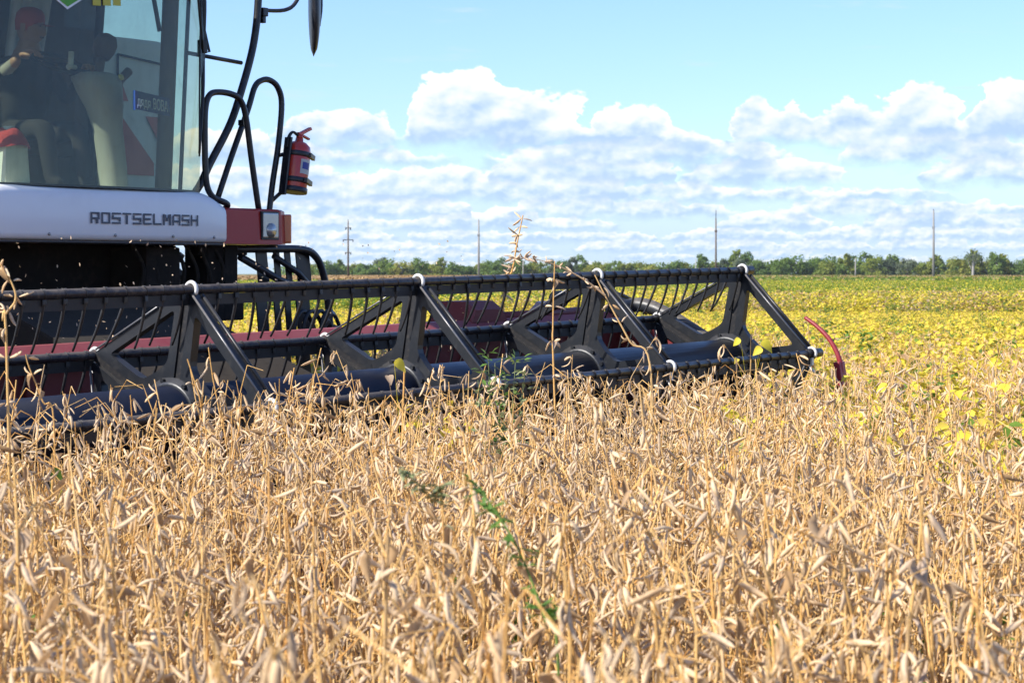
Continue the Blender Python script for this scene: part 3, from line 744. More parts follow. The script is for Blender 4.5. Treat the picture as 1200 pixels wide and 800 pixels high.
def build_cab():
    wid = lambda z: 1 + .104 * (z - 2.13)
    bz = lambda t: 2.355 + .10 * abs(t / .88) ** 2.6
    cab = MB(); cab.box((0, 3.15, 2.10), (1.66, 1.35, .05)); cab.box((0, 3.0, 3.72), (2.05, 1.75, .20), None, .05)
    cab = cab.obj('cab', M['cabdark'], combine)
    # windscreen
    mb = MB(); Z = [2.125, 2.4, 2.8, 3.2, 3.62]
    T = [-.845 + 1.69 * i / 36 for i in range(37)]
    for o in (0, .006): mb.grid([[(t * wid(z), bz(t) + .04 * (z - 2.13) + o, z) for t in T] for z in Z])
    mb.obj('windscreen', M['glass'], cab)
    mb = MB(); mb.tube([(t * 1.0, bz(t) + .012, 2.128) for t in T], .012, 6); mb.obj('windscreen_seal', M['hose'], cab)
    for sg in (-1, 1):
        # door glass, pillars
        mb = MB(); mb.grid([[(sg * (.865 * wid(z)), b, z) for b in (2.68, 3.1, 3.75)] for z in (2.13, 2.8, 3.62)]); mb.obj('door_glass', M['sideglass'], cab)
        mb = MB(); mb.tube([(sg * .80 * wid(z) , 2.74 + .03 * (z - 2.13), z) for z in (2.12, 2.6, 3.1, 3.62)], .055, 12, sm=3); mb.obj('pillar', M['trim'], cab)
        mb = MB(); mb.tube([(sg * .872 * wid(z), 2.655 + .03 * (z - 2.13), z) for z in (2.12, 2.6, 3.1, 3.62)], .014, 8); mb.obj('door_seal', M['blackrail'], cab)
        mb = MB(); mb.tube([(sg * .865 * wid(z), 3.55, z) for z in (2.12, 2.8, 3.62)], .03, 8); mb.obj('rear_pillar', M['cabdark'], cab)
    # rear wall
    mb = MB(); mb.box((0, 3.82, 2.85), (1.75, .04, 1.5)); mb.obj('rear_wall', M['cabdark'], cab)
    mb = MB(); mb.box((.98, 3.86, 2.72), (.50, .05, 1.2), None, .02); mb.obj('air_duct', M['cabdark'], cab)
    # body behind the cab: pale side panel with hazard stripes, tank above
    mb = MB(); mb.box((0, 5.9, 2.35), (3.78, 4.0, 1.90), None, .03); body = mb.obj('body', M['body'], combine)
    y0 = 3.893
    def plate(poly, name, m, off):
        mb = MB(); mb.prism(poly, lambda u, v: Vector((u, y0 - off, v)), lambda u, v: Vector((u, y0 - off + .004, v))); mb.obj(name, m, body)
    for q in ([(1.455, 2.31), (1.455, 2.76), (1.80, 2.40), (1.80, 2.31)], [(1.72, 2.74), (1.89, 2.74), (1.89, 2.50)], [(1.46, 2.84), (1.55, 2.84), (1.50, 2.94), (1.46, 2.96)]):
        plate(q, 'hazard_stripe', M['decalred'], .006)
    mb = MB()
    for a, b in (((1.45, 3.17), (1.89, 3.13)), ((1.45, 3.17), (1.45, 2.85))):
        mb.tube([(a[0], y0 - .004, a[1]), (b[0], y0 - .004, b[1])], .008, 6)
    mb.obj('panel_seam', M['dark'], body)
    mb = MB(); mb.box((-.12, 5.9, 3.85), (3.15, 3.6, 1.1), None, .03); mb.obj('grain_tank', M['tank'], combine)
    # seat
    mb = MB(); mb.box((.10, 3.32, 2.42), (.50, .48, .14), None, .05); mb.box((.10, 3.56, 2.78), (.48, .14, .62), (radians(-8), 0, 0), .06); mb.box((.10, 3.30, 2.24), (.35, .35, .26), None, .03); mb.obj('seat', M['cabdark'], cab)
    # steering column and wheel
    mb = MB()
    rows = []
    for (z, cx, w, d, cy) in ((2.13, .29, .10, .10, 2.66), (2.30, .28, .10, .09, 2.66), (2.52, .235, .105, .09, 2.65), (2.64, .20, .13, .11, 2.64), (2.76, .145, .165, .14, 2.63), (2.84, .125, .175, .15, 2.64), (2.865, .13, .12, .10, 2.65)):
        rows.append([(cx + w * cos(a) * (abs(cos(a)) ** -.3 if abs(cos(a)) > .05 else 1) * .85, cy + d * sin(a), z) for a in [2 * pi * j / 20 for j in range(21)]])
    mb.grid(rows); mb._f([mb.bm.verts.new(p) for p in rows[-1][:20]])
    mb.obj('steering_column', M['console'], cab)
    mb = MB(); c = Vector((.02, 2.86, 2.93))
    ring = []
    for j in range(28):
        a = 2 * pi * j / 28; ring.append(c + Vector((.19 * cos(a), .17 * sin(a), .075 * sin(a))))
    mb.tube(ring, .014, 8, closed=True); 
    for a in (0.5, 2.6, 4.7): mb.tube([c, c + Vector((.19 * cos(a), .17 * sin(a), .075 * sin(a)))], .010, 6)
    mb.tube([c, (.10, 2.70, 2.86)], .022, 8); mb.obj('steering_wheel', M['hose'], cab)
    mb = MB(); mb.lathe([(.0, -.085), (.05, -.08), (.072, -.03), (.078, .02), (.06, .07), (.02, .088), (0, .09)], 14, Matrix.Translation((.255, 2.70, 3.045)) @ Matrix.Rotation(.35, 4, 'Y')); mb.tube([(.20, 2.70, 2.86), (.225, 2.70, 2.97)], .03, 8); mb.obj('control_knob', M['grip'], cab)
    mb = MB(); mb.tube([(.35, 2.66, 2.66), (.36, 2.68, 2.80), (.38, 2.69, 2.84), (.46, 2.70, 2.905)], [.022, .024, .026, .030], 10, sm=3); mb.obj('lever', M['grip'], cab)
    mb = MB(); mb.lathe([(0, 0), (.022, 0), (.022, .006), (0, .008)], 12, Matrix.Translation((.20, 2.49, 2.835)) @ Matrix.Rotation(radians(70), 4, 'X')); mb.obj('button', M['yellow'], cab)
    mb = MB(); mb.tube([(-.02, 2.74, 2.90), (.05, 2.74, 2.90)], .015, 8); mb.tube([(.02, 2.76, 2.87), (.03, 2.76, 3.0)], .018, 8); mb.obj('switch_stalk', M['clip'], cab)
    # pale blue hanging sheet inside the cab, and inner mirror strip
    mb = MB()
    rows = []
    for k in range(12):
        f = k / 11; z = 3.58 - 1.05 * f
        rows.append([(.30 - .16 * f + (.36 - .06 * f) * (j / 18 - .5), 3.42 + .022 * sin(j * 1.45 + f), z) for j in range(19)])
    mb.grid(rows); mb.obj('pale_sheet', M['pale_sheet'], cab)
    mb = MB(); mb.box((.63, 2.62, 3.28), (.024, .02, .22), (0, radians(-14), 0), .004); mb.tube([(.605, 2.62, 3.37), (.59, 2.62, 3.6)], .005, 6); mb.obj('sun_visor_rod', M['hose'], cab)
    # badge and yellow sticker letters at the top of the glass
    mb = MB()
    def gl(u, v, o): return Vector((u, bz(u) + .04 * (v - 2.13) - .004 - o, v))
    def flat(poly, m, off, name, parent=cab):
        mb = MB(); mb.prism(poly, lambda u, v: gl(u, v, off), lambda u, v: gl(u, v, off + .002)); return mb.obj(name, m, parent)
    cx = -.315
    flat([(cx - .13, 3.42), (cx - .13, 3.285), (cx, 3.205), (cx + .13, 3.285), (cx + .13, 3.42)], M['signtext'], 0, 'badge')
    flat([(cx - .115, 3.41), (cx - .115, 3.29), (cx, 3.222), (cx + .115, 3.29), (cx + .115, 3.41)], M['green'], .003, 'badge')
    for k in range(3): flat([(-.115 + .083 * k, 3.25 + .008 * k), (-.052 + .083 * k, 3.253 + .008 * k), (-.052 + .083 * k, 3.42), (-.115 + .083 * k, 3.42)], M['yellow'], 0, 'sticker')
    return cab
cab = build_cab()

def build_sign():
    s = empty('name_sign'); s.matrix_world = CROT.copy(); s.location = combine.matrix_basis @ Vector((.39, 2.41, 2.678)); s.rotation_euler = (radians(-4), radians(4), ROT + radians(9))
    tag(s, 'small violet name sign with white Cyrillic words standing inside the windscreen', 'sign')
    mb = MB(); mb.box((0, 0, 0), (.365, .006, .118), None, .002); mb.obj('plate', M['signblue'], s)
    mb = MB(); mb.box((-.182, -.002, -.005), (.014, .008, .125), None, .002); mb.obj('border', M['signlight'], s)
    for txt, size, x in (('дядя', .060, -.155), ('ВОВА', .080, .005)):
        me = text_mesh(txt, size, 'lettering'); w = max(v.co.x for v in me.vertices); k = (.135 if x < 0 else .155) / w
        for v in me.vertices: v.co = Vector((x + v.co.x * k, -.0045 - v.co.z, -.036 + v.co.y * (1.45 if x < 0 else 1.22)))
        link('lettering', me, s, (M['signtext'],))
build_sign()

def build_jug():
    s = empty('water_jug'); s.location = combine.matrix_basis @ Vector((-.585, 2.62, 2.128)); s.rotation_euler = (0, 0, ROT)
    tag(s, 'white plastic jug standing in the cab corner under a red cloth', 'jug')
    mb = MB(); mb.box((0, 0, .135), (.20, .18, .27), None, .03, (.86, .86)); mb.lathe([(.055, .26), (.05, .30), (.035, .33), (.035, .36)], 14); mb.obj('container', M['jug'], s)
    c = MB()
    rows = []
    for k in range(7):
        f = k / 6
        rows.append([((.03 + .10 * f ** .6) * cos(a) * (1 + .06 * sin(5 * a + k)), (.03 + .09 * f ** .6) * sin(a), .345 - .11 * f ** 1.6 + .008 * sin(3 * a)) for a in [2 * pi * j / 24 for j in range(25)]])
    c.grid(rows); o = c.obj('red_cloth', M['cloth']); o.location = s.location; o.rotation_euler = s.rotation_euler
    tag(o, 'crumpled red cloth draped over the white jug in the cab', 'cloth')
build_jug()

def skin_mesh(name, verts, edges, radii, root=0, sub=2):
    me = bpy.data.meshes.new(name); me.from_pydata([Vector(v) for v in verts], edges, [])
    o = bpy.data.objects.new(name, me); COL.objects.link(o)
    md = o.modifiers.new('skin', 'SKIN')
    for i, r in enumerate(radii):
        sv = me.skin_vertices[0].data[i]; sv.radius = (r, r) if not isinstance(r, tuple) else r; sv.use_root = (i == root)
    ms = o.modifiers.new('sub', 'SUBSURF'); ms.levels = sub; ms.render_levels = sub
    dg = bpy.context.evaluated_depsgraph_get(); dg.update()
    out = bpy.data.meshes.new_from_object(o.evaluated_get(dg)); out.name = name
    bpy.data.objects.remove(o); bpy.data.meshes.remove(me)
    for p in out.polygons: p.use_smooth = True
    return out

def build_driver():
    d = empty('person'); d.location = combine.matrix_basis @ Vector((.08, 3.30, 2.48)); d.rotation_euler = (0, 0, ROT)
    tag(d, 'driver in dark clothes and an orange cap sitting at the wheel in the cab', 'person')
    V = [(0, 0, .06), (0, -.02, .22), (0, -.04, .40), (0, -.06, .50), (0, -.07, .58), (0, -.08, .66),
         (-.17, -.05, .45), (-.30, -.22, .40), (-.36, -.40, .46),
         (.18, -.05, .45), (.24, -.18, .24), (.13, -.42, .38),
         (-.10, -.02, .02), (-.14, -.40, .04), (-.14, -.46, -.30), (-.14, -.56, -.33),
         (.10, -.02, .02), (.14, -.40, .04), (.14, -.46, -.30), (.14, -.56, -.33)]
    Ed = [(0, 1), (1, 2), (2, 3), (3, 4), (4, 5), (2, 6), (6, 7), (7, 8), (2, 9), (9, 10), (10, 11), (0, 12), (12, 13), (13, 14), (14, 15), (0, 16), (16, 17), (17, 18), (18, 19)]
    Rr = [.15, .15, .15, .06, .075, .07, .07, .048, .032, .07, .048, .032, .09, .07, .05, .04, .09, .07, .05, .04]
    me = skin_mesh('body', V, Ed, Rr)
    o = link('body', me, d, (M['shirt'], M['skin'], M['sleeve']))
    for p in me.polygons:
        c = p.center
        if c.z > .50 and abs(c.x) < .12: p.material_index = 1
        elif c.x < -.31: p.material_index = 1 if c.y < -.34 else 2
        elif c.y < -.36 and c.z > .3: p.material_index = 1
    # head with face
    hb = MB(); bmesh.ops.create_icosphere(hb.bm, subdivisions=3, radius=.1)
    for v in hb.bm.verts:
        v.co.x *= .78; v.co.z *= 1.15; v.co.y *= .98
        if v.co.z < -.02: k = 1 + (v.co.z + .02) * 2.2; v.co.x *= k; v.co.y *= (1 + (v.co.z + .02) * .9)
        if abs(v.co.x) < .015 and v.co.y < -.05 and -.035 < v.co.z < .015: v.co.y -= .018
        if .012 < abs(v.co.x) < .045 and v.co.y < -.05 and .0 < v.co.z < .03: v.co.y += .008
    for f in hb.bm.faces: f.smooth = True
    for sg in (-1, 1): hb.box((sg * .079, .01, 0), (.012, .035, .055), None, .005)
    h = hb.obj('head', M['skin'], d); h.location = (0, -.095, .70); h.rotation_euler = (.1, 0, .3)
    mb = MB()
    for sg in (-1, 1): mb.lathe([(0, -.008), (.009, 0), (0, .008)], 8, Matrix.Translation((sg * .028, -.085, .018)))
    mb.box((0, -.088, -.052), (.04, .01, .008), None, .003); mb.obj('eyes_and_mouth', M['hair'], h)
    mb = MB(); mb.lathe([(.081, -.03), (.088, .03), (.083, .08), (.06, .115), (.02, .128), (0, .13)], 20, Matrix.Translation((0, .012, .012)) @ Matrix.Diagonal((.98, 1.16, 1, 1)))
    mb.grid([[(.075 * cos(a) * s, -.06 - .10 * s * abs(sin(a)) ** .7, .045 - .02 * s) for a in [pi + pi * j / 10 for j in range(11)]] for s in (.7, 1.0)])
    mb.obj('cap', M['cap'], h)
    # hands with fingers
    for (pos, rot, mir) in (((-.375, -.44, .475), (1.2, 0, .35), 1), ((.115, -.455, .395), (1.0, 0, -.2), -1)):
        verts = [(0, 0, 0), (0, 0, .05), (-.03, 0, .085), (-.01, 0, .09), (.01, 0, .088), (.03, 0, .08)]
        edges = [(0, 1), (1, 2), (1, 3), (1, 4), (1, 5)]; rad = [.022, .028, .014, .014, .014, .012]
        for i, (bx, ln) in enumerate(((-.032, .062), (-.011, .07), (.011, .065), (.032, .05))):
            n = len(verts); z0 = .085
            verts += [(bx * 1.05, -.018, z0 + ln * .4), (bx * 1.05, -.045, z0 + ln * .6), (bx, -.055, z0 + ln * .35)]
            edges += [(2 + i, n), (n, n + 1), (n + 1, n + 2)]; rad += [.0095, .009, .008]
        n = len(verts); verts += [(-.038 * mir, -.01, .04), (-.055 * mir, -.03, .07), (-.05 * mir, -.045, .09)]; edges += [(0, n), (n, n + 1), (n + 1, n + 2)]; rad += [.014, .011, .009]
        hm = skin_mesh('hand', verts, edges, rad, 1, 1); ho = link('hand', hm, d, (M['skin'],)); ho.location = pos; ho.rotation_euler = rot
build_driver()

def build_extinguisher():
    s = empty('fire_extinguisher'); s.location = combine.matrix_basis @ Vector((1.905, 2.60, 2.165)); s.rotation_euler = (0, radians(9.5), ROT); s.scale = (1.22, 1.22, .97)
    tag(s, 'red fire extinguisher strapped to the black handrail beside the cab', 'fire extinguisher')
    mb = MB(); mb.lathe([(.055, 0), (.070, .006), (.074, .03), (.074, .30), (.068, .335), (.045, .362), (.024, .372), (.022, .395)], 28); mb.obj('cylinder', M['exred'], s)
    mb = MB(); mb.lathe([(.078, -.004), (.080, .0), (.080, .03), (.077, .034)], 28); mb.lathe([(.077, .255), (.079, .258), (.079, .29), (.077, .293)], 28); mb.lathe([(.077, .065), (.079, .068), (.079, .10), (.077, .103)], 28)
    mb.box((-.088, 0, .17), (.016, .05, .42), None, .004); mb.box((.05, -.06, .085), (.13, .02, .035), (0, 0, .5), .004); mb.box((.06, -.055, .273), (.10, .02, .035), (0, 0, .5), .004); mb.obj('bracket', M['blackrail'], s)
    mb = MB(); mb.tube([(0, 0, .39), (.0, 0, .42)], .02, 12); mb.box((.035, 0, .455), (.12, .022, .022), (0, radians(-38), 0), .006); mb.box((.03, 0, .42), (.10, .02, .014), (0, radians(12), 0), .004); mb.obj('valve_lever', M['exred'], s)
    mb = MB(); mb.tube([(-.01, 0, .41), (-.06, .0, .425), (-.088, .0, .38), (-.092, .0, .30)], .010, 8, sm=5); mb.obj('hose', M['hose'], s)
    for (z0, z1, a0, a1, m, r) in ((.13, .235, -2.05, -.85, 'exlabel', .0752), (.165, .215, -1.9, -1.2, 'exblue', .0760)):
        mb = MB(); mb.grid([[(r * cos(a0 + (a1 - a0) * j / 10), r * sin(a0 + (a1 - a0) * j / 10), z) for j in range(11)] for z in (z0, z1)]); mb.obj('sticker', M[m], s)
build_extinguisher()

# ------------------------------------------------------------------ plant meshes
class Acc:
    def __init__(s): s.v = []; s.f = []; s.m = []; s.t = []
    def face(s, idx, m, t): s.f.append(idx); s.m.append(m); s.t.append(t)
    def tube(s, pts, rads, n, m, tint):
        up = None; base = []
        for i, p in enumerate(pts):
            a = pts[max(0, i - 1)]; b = pts[min(len(pts) - 1, i + 1)]; d = (b - a).normalized()
            up = d.orthogonal().normalized() if up is None else (up - d * up.dot(d)).normalized()
            q = d.cross(up); base.append(len(s.v)); r = rads[i]
            for j in range(n):
                a_ = 2 * pi * j / n; s.v.append(p + up * (cos(a_) * r) + q * (sin(a_) * r))
        for i in range(len(pts) - 1):
            for j in range(n): s.face((base[i] + j, base[i] + (j + 1) % n, base[i + 1] + (j + 1) % n, base[i + 1] + j), m, tint)
    def pod(s, p, d, L, w, bend, m, tint, seg=5, n=6):
        d = d.normalized(); side = d.orthogonal().normalized(); side = (Matrix.Rotation(R_.uniform(0, 6.28), 3, d) @ side); nrm = d.cross(side)
        base = []; N = seg
        for i in range(N + 1):
            f = i / N; c = p + d * (L * f) + nrm * (bend * L * (f * f - f))
            k = (sin(pi * min(1, f * .93 + .05)) ** .6) * (1 + .10 * sin(f * pi * 5.5)); k = max(k, .07)
            base.append(len(s.v))
            for j in range(n):
                a = 2 * pi * j / n; s.v.append(c + side * (cos(a) * w * k) + nrm * (sin(a) * w * .55 * k))
        for i in range(N):
            for j in range(n): s.face((base[i] + j, base[i] + (j + 1) % n, base[i + 1] + (j + 1) % n, base[i + 1] + j), m, tint)
    def leaf(s, p, d, nrm, L, w, m, tint, curl=0.2, fold=.15, seg=3):
        d = d.normalized(); side = d.cross(nrm)
        if side.length < 1e-4: side = d.orthogonal()
        side.normalize(); nn = side.cross(d).normalized(); base = []
        for i in range(seg + 1):
            f = i / seg; c = p + d * (L * f) - nn * (curl * L * f * f); k = w * (sin(pi * min(.985, .10 + .9 * f ** .72)) ** .9)
            base.append(len(s.v)); s.v += [c - side * k + nn * (fold * k), c, c + side * k + nn * (fold * k)]
        for i in range(seg):
            for j in (0, 1): s.face((base[i] + j, base[i] + j + 1, base[i + 1] + j + 1, base[i + 1] + j), m, tint)
    def mesh(s, name, mats, smooth=True):
        me = bpy.data.meshes.new(name); me.from_pydata(s.v, [], s.f)
        me.polygons.foreach_set('material_index', s.m); me.polygons.foreach_set('use_smooth', [smooth] * len(s.f))
        at = me.attributes.new('tint', 'FLOAT', 'FACE'); at.data.foreach_set('value', s.t)
        for m in mats: me.materials.append(m)
        me.update(); return me

def rdir(el, az): return Vector((cos(el) * cos(az), cos(el) * sin(az), sin(el)))

def dry_plant(rng, h, stem, rest, pods_only_top=False):
    """a ripe soybean plant: stem goes to Acc stem, pods and shrivelled leaves to Acc rest"""
    def stalk(p0, h, lean, az, r0, node0, depth):
        n = 11; pts = []; p = p0.copy(); d = (Vector((0, 0, 1)) + rdir(0, az) * lean).normalized(); droop = rng.uniform(-.05, .5) if depth == 0 else rng.uniform(0, .4)
        for i in range(n + 1):
            f = i / n; pts.append(p.copy())
            dd = (d + Vector((rng.uniform(-.11, .11), rng.uniform(-.11, .11), 0)) + rdir(0, az) * (droop * max(0, f - .55) * 1.6) - Vector((0, 0, max(0, f - .75) * droop * 2.0))).normalized()
            p = p + dd * (h / n)
        stem.tube(pts, [r0 * (1 - .68 * i / n) for i in range(n + 1)], 5, 0, rng.random())
        # nodes
        z = node0; azn = rng.uniform(0, 6.28)
        while z < h * .985:
            f = z / h * n; i = min(n - 1, int(f)); q = pts[i].lerp(pts[i + 1], f - i)
            azn += 2.4 + rng.uniform(-.6, .6); top = z / h
            k = rng.choice((0, 1, 1, 2, 2, 3)) if top > .5 else rng.choice((0, 0, 0, 1, 1, 2))
            if top > .88: k = rng.choice((1, 2, 3))
            for _ in range(k):
                a = azn + rng.uniform(-.9, .9); e = rng.uniform(-1.5, -.55) if rng.random() < .8 else rng.uniform(-.5, .9)
                dv = rdir(e, a); st = q + rdir(rng.uniform(.2, .9), a) * rng.uniform(.006, .018)
                stem.tube([q, st], [.0016, .0012], 3, 0, .4)
                rest.pod(st, dv, rng.uniform(.030, .052), rng.uniform(.0034, .0052), rng.uniform(-1.0, 1.0), 1, rng.random())
            if rng.random() < .22:      # bare petiole
                a = azn + rng.uniform(-.5, .5); L = rng.uniform(.06, .17); e = rng.uniform(.5, 1.3)
                m_ = q + rdir(e, a) * L * .6; e2 = m_ + rdir(e - 1.3, a) * L * .5
                stem.tube([q, m_, e2], [.0018, .0014, .0009], 3, 0, rng.random())
            if rng.random() < (.16 if top > .5 else .03):      # shrivelled leaf, hanging and curled
                a = azn + rng.uniform(-1, 1); s0 = q + rdir(.1, a) * rng.uniform(.012, .05)
                stem.tube([q, s0], [.0014, .0009], 3, 0, .5)
                rest.leaf(s0, rdir(rng.uniform(-1.55, -.9), a), rdir(rng.uniform(-.3, .6), a + rng.uniform(-1, 1)), rng.uniform(.025, .05), rng.uniform(.004, .009), 2, rng.random(), rng.uniform(-1.4, 1.4), rng.uniform(1.4, 2.6), 5)
            z += rng.uniform(.036, .058)
        return pts
    az = rng.uniform(0, 6.28)
    pts = stalk(Vector((0, 0, 0)), h, rng.uniform(0, .18), az, rng.uniform(.0040, .0058), rng.uniform(.12, .26), 0)
    for _ in range(rng.choice((0, 1, 2, 2))):
        i = rng.choice((1, 2, 2, 3)); stalk(pts[i], h * rng.uniform(.55, .82), rng.uniform(.12, .34), rng.uniform(0, 6.28), .0028, .06, 1)

MATS_DRY = (M['drystem'], M['drypod'], M['dryleaf'])
rngp = random.Random(3)
PROTO = bpy.data.collections.new('plant_sources')          # sources of the crop, never linked to the scene
def proto_collection(name): return bpy.data.collections.new(name)
def add_proto(coll, me, i):
    o = bpy.data.objects.new('%s_%02d' % (coll.name, i), me); coll.objects.link(o); return o

c_dry = proto_collection('dry_soybean')
for i in range(14):
    a = Acc(); dry_plant(rngp, rngp.uniform(.84, 1.04), a, a); add_proto(c_dry, a.mesh('dry_soybean', MATS_DRY), i)

def leafy_plant(rng, h, yellow, dense=1.0):
    a = Acc(); pts = []; p = Vector((0, 0, 0)); d = Vector((rng.uniform(-.15, .15), rng.uniform(-.15, .15), 1)).normalized()
    for i in range(7): pts.append(p.copy()); p = p + (d + Vector((rng.uniform(-.1, .1), rng.uniform(-.1, .1), 0))).normalized() * h / 6
    a.tube(pts, [.004 * (1 - .1 * i) for i in range(7)], 4, 0, rng.random())
    n = int(15 * dense); az = rng.uniform(0, 6.28)
    for k in range(n):
        f = .30 + .70 * (k + rng.random()) / n; x = f * 6; i = min(5, int(x)); q = pts[i].lerp(pts[i + 1], min(1, x - i)); az += 2.4
        L = rng.uniform(.08, .18) * (1.15 - .5 * f); e = q + rdir(rng.uniform(.1, .9), az) * L
        a.tube([q, e], [.0015, .001], 3, 0, rng.random())
        r = rng.random(); m = 3 if r < yellow else (4 if r < yellow + (1 - yellow) * .75 else 2)
        t0 = rng.random()
        for da in (-1.1, 0, 1.1):
            dv = rdir(rng.uniform(-.75, .15), az + da + rng.uniform(-.3, .3)); nr = Vector((rng.uniform(-.5, .5), rng.uniform(-.5, .5), 1)).normalized()
            a.leaf(e + dv * .01, dv, nr, rng.uniform(.045, .072), rng.uniform(.016, .026), m, min(1, max(0, t0 + rng.uniform(-.2, .2))), rng.uniform(-.1, .5), rng.uniform(-.1, .4), 3)
    for k in range(int(16)):
        x = rng.uniform(.2, .95) * 6; i = min(5, int(x)); q = pts[i].lerp(pts[i + 1], x - i); a.pod(q, rdir(rng.uniform(-1.3, .2), rng.uniform(0, 6.28)), .045, .005, .3, 1, rng.random(), 3, 5)
    return a
MATS_LEAFY = (M['drystem'], M['drypod'], M['dryleaf'], M['yleaf'], M['gleaf'])
c_leafy = proto_collection('leafy_soybean')
for i in range(10):
    y = .95 if i < 6 else .35
    add_proto(c_leafy, leafy_plant(rngp, rngp.uniform(.78, .92), y).mesh('leafy_soybean', MATS_LEAFY), i)

def canopy_patch(rng, size, n, leaf, mats_w, h0, h1):
    a = Acc()
    for _ in range(n):
        x, y = rng.uniform(-size, size), rng.uniform(-size, size); z = rng.uniform(h0, h1) + .10 * sin(x * 5 / size + y * 4 / size)
        az = rng.uniform(0, 6.28); m = rng.choice(mats_w)
        a.leaf(Vector((x, y, z)), rdir(rng.uniform(-.7, .5), az), Vector((rng.uniform(-.7, .7), rng.uniform(-.7, .7), 1)).normalized(), leaf * rng.uniform(.7, 1.3), leaf * rng.uniform(.28, .45), m, rng.random(), .2, .2, 2)
    return a
c_mid = proto_collection('canopy_mid')      # 0..2 yellow, 3..5 green, 6..7 mixed
for i, mw in enumerate([(3, 3, 3, 3, 4, 2)] * 3 + [(4, 4, 4, 3)] * 3 + [(3, 4, 2, 2)] * 2):
    add_proto(c_mid, canopy_patch(rngp, .75, 620, .085, mw, .35, .88).mesh('canopy_mid', MATS_LEAFY), i)
MATS_FAR = (M['drystem'], M['drypod'], M['brownfield'], M['yleaf'], M['gleaf'])
c_far = proto_collection('canopy_far')      # 0,1 green  2,3 yellow-green  4,5 brown
for i, mw in enumerate([(4, 4, 4, 4, 2)] * 2 + [(4, 4, 3)] * 2 + [(2,)] * 2):
    add_proto(c_far, canopy_patch(rngp, 2.6, 520, .34, mw, .35, .85).mesh('canopy_far', MATS_FAR), i)
c_weed = proto_collection('green_weed')
def bush_weed(rng, h, m, n=60, leaf=.035, spread=.5):
    a = Acc()
    for b in range(rng.choice((3, 4, 5))):
        az = rng.uniform(0, 6.28); p = Vector((0, 0, 0)); d = (Vector((0, 0, 1)) + rdir(0, az) * rng.uniform(.05, spread)).normalized(); pts = []
        for i in range(8): pts.append(p.copy()); p = p + (d + Vector((rng.uniform(-.15, .15), rng.uniform(-.15, .15), .03))).normalized() * h * rng.uniform(.8, 1.05) / 7
        a.tube(pts, [.003 * (1 - .1 * i) for i in range(8)], 4, 0, rng.random())
        for k in range(n // 3):
            x = rng.uniform(.3, 1) * 7; i = min(6, int(x)); q = pts[i].lerp(pts[i + 1], x - i); aa = rng.uniform(0, 6.28); e = q + rdir(rng.uniform(-.1, .9), aa) * rng.uniform(.01, .07) * (1.3 - x / 7)
            a.tube([q, e], [.001, .0007], 3, 0, .5)
            for _ in range(2): a.leaf(e, rdir(rng.uniform(-.4, .9), aa + rng.uniform(-.8, .8)), Vector((rng.uniform(-.6, .6), rng.uniform(-.6, .6), 1)).normalized(), leaf * rng.uniform(.6, 1.3), leaf * rng.uniform(.15, .3), 0 if False else 1, rng.random(), .2, .2, 2)
    return a
for i in range(4): add_proto(c_weed, bush_weed(rngp, rngp.uniform(.7, .95), 1, 70, .05).mesh('green_weed', (M['weed'], M['weed'])), i)

def scatter(name, coll, pts, label_kind='stuff'):
    """pts: (x, y, z, rx, ry, rz, scale, index)"""
    me = bpy.data.meshes.new(name); me.from_pydata([p[:3] for p in pts], [], [])
    a = me.attributes.new('rot', 'FLOAT_VECTOR', 'POINT'); a.data.foreach_set('vector', [c for p in pts for c in p[3:6]])
    a = me.attributes.new('scl', 'FLOAT', 'POINT'); a.data.foreach_set('value', [p[6] for p in pts])
    a = me.attributes.new('idx', 'INT', 'POINT'); a.data.foreach_set('value', [p[7] for p in pts])
    o = link(name, me); o['kind'] = label_kind
    ng = bpy.data.node_groups.new(name, 'GeometryNodeTree')
    ng.interface.new_socket('Geometry', in_out='INPUT', socket_type='NodeSocketGeometry'); ng.interface.new_socket('Geometry', in_out='OUTPUT', socket_type='NodeSocketGeometry')
    gi, go = ng.nodes.new('NodeGroupInput'), ng.nodes.new('NodeGroupOutput')
    ci = ng.nodes.new('GeometryNodeCollectionInfo'); ci.inputs[0].default_value = coll; ci.inputs[1].default_value = True; ci.inputs[2].default_value = True
    ip = ng.nodes.new('GeometryNodeInstanceOnPoints'); ip.inputs['Pick Instance'].default_value = True
    def na(n, ty):
        x = ng.nodes.new('GeometryNodeInputNamedAttribute'); x.data_type = ty; x.inputs[0].default_value = n
        return [s for s in x.outputs if s.enabled and s.name == 'Attribute'][0]
    L = ng.links.new
    L(gi.outputs[0], ip.inputs['Points']); L(ci.outputs[0], ip.inputs['Instance']); L(na('idx', 'INT'), ip.inputs['Instance Index'])
    L(na('rot', 'FLOAT_VECTOR'), ip.inputs['Rotation']); L(na('scl', 'FLOAT'), ip.inputs['Scale']); L(ip.outputs[0], go.inputs[0])
    md = o.modifiers.new('scatter', 'NODES'); md.node_group = ng
    return o

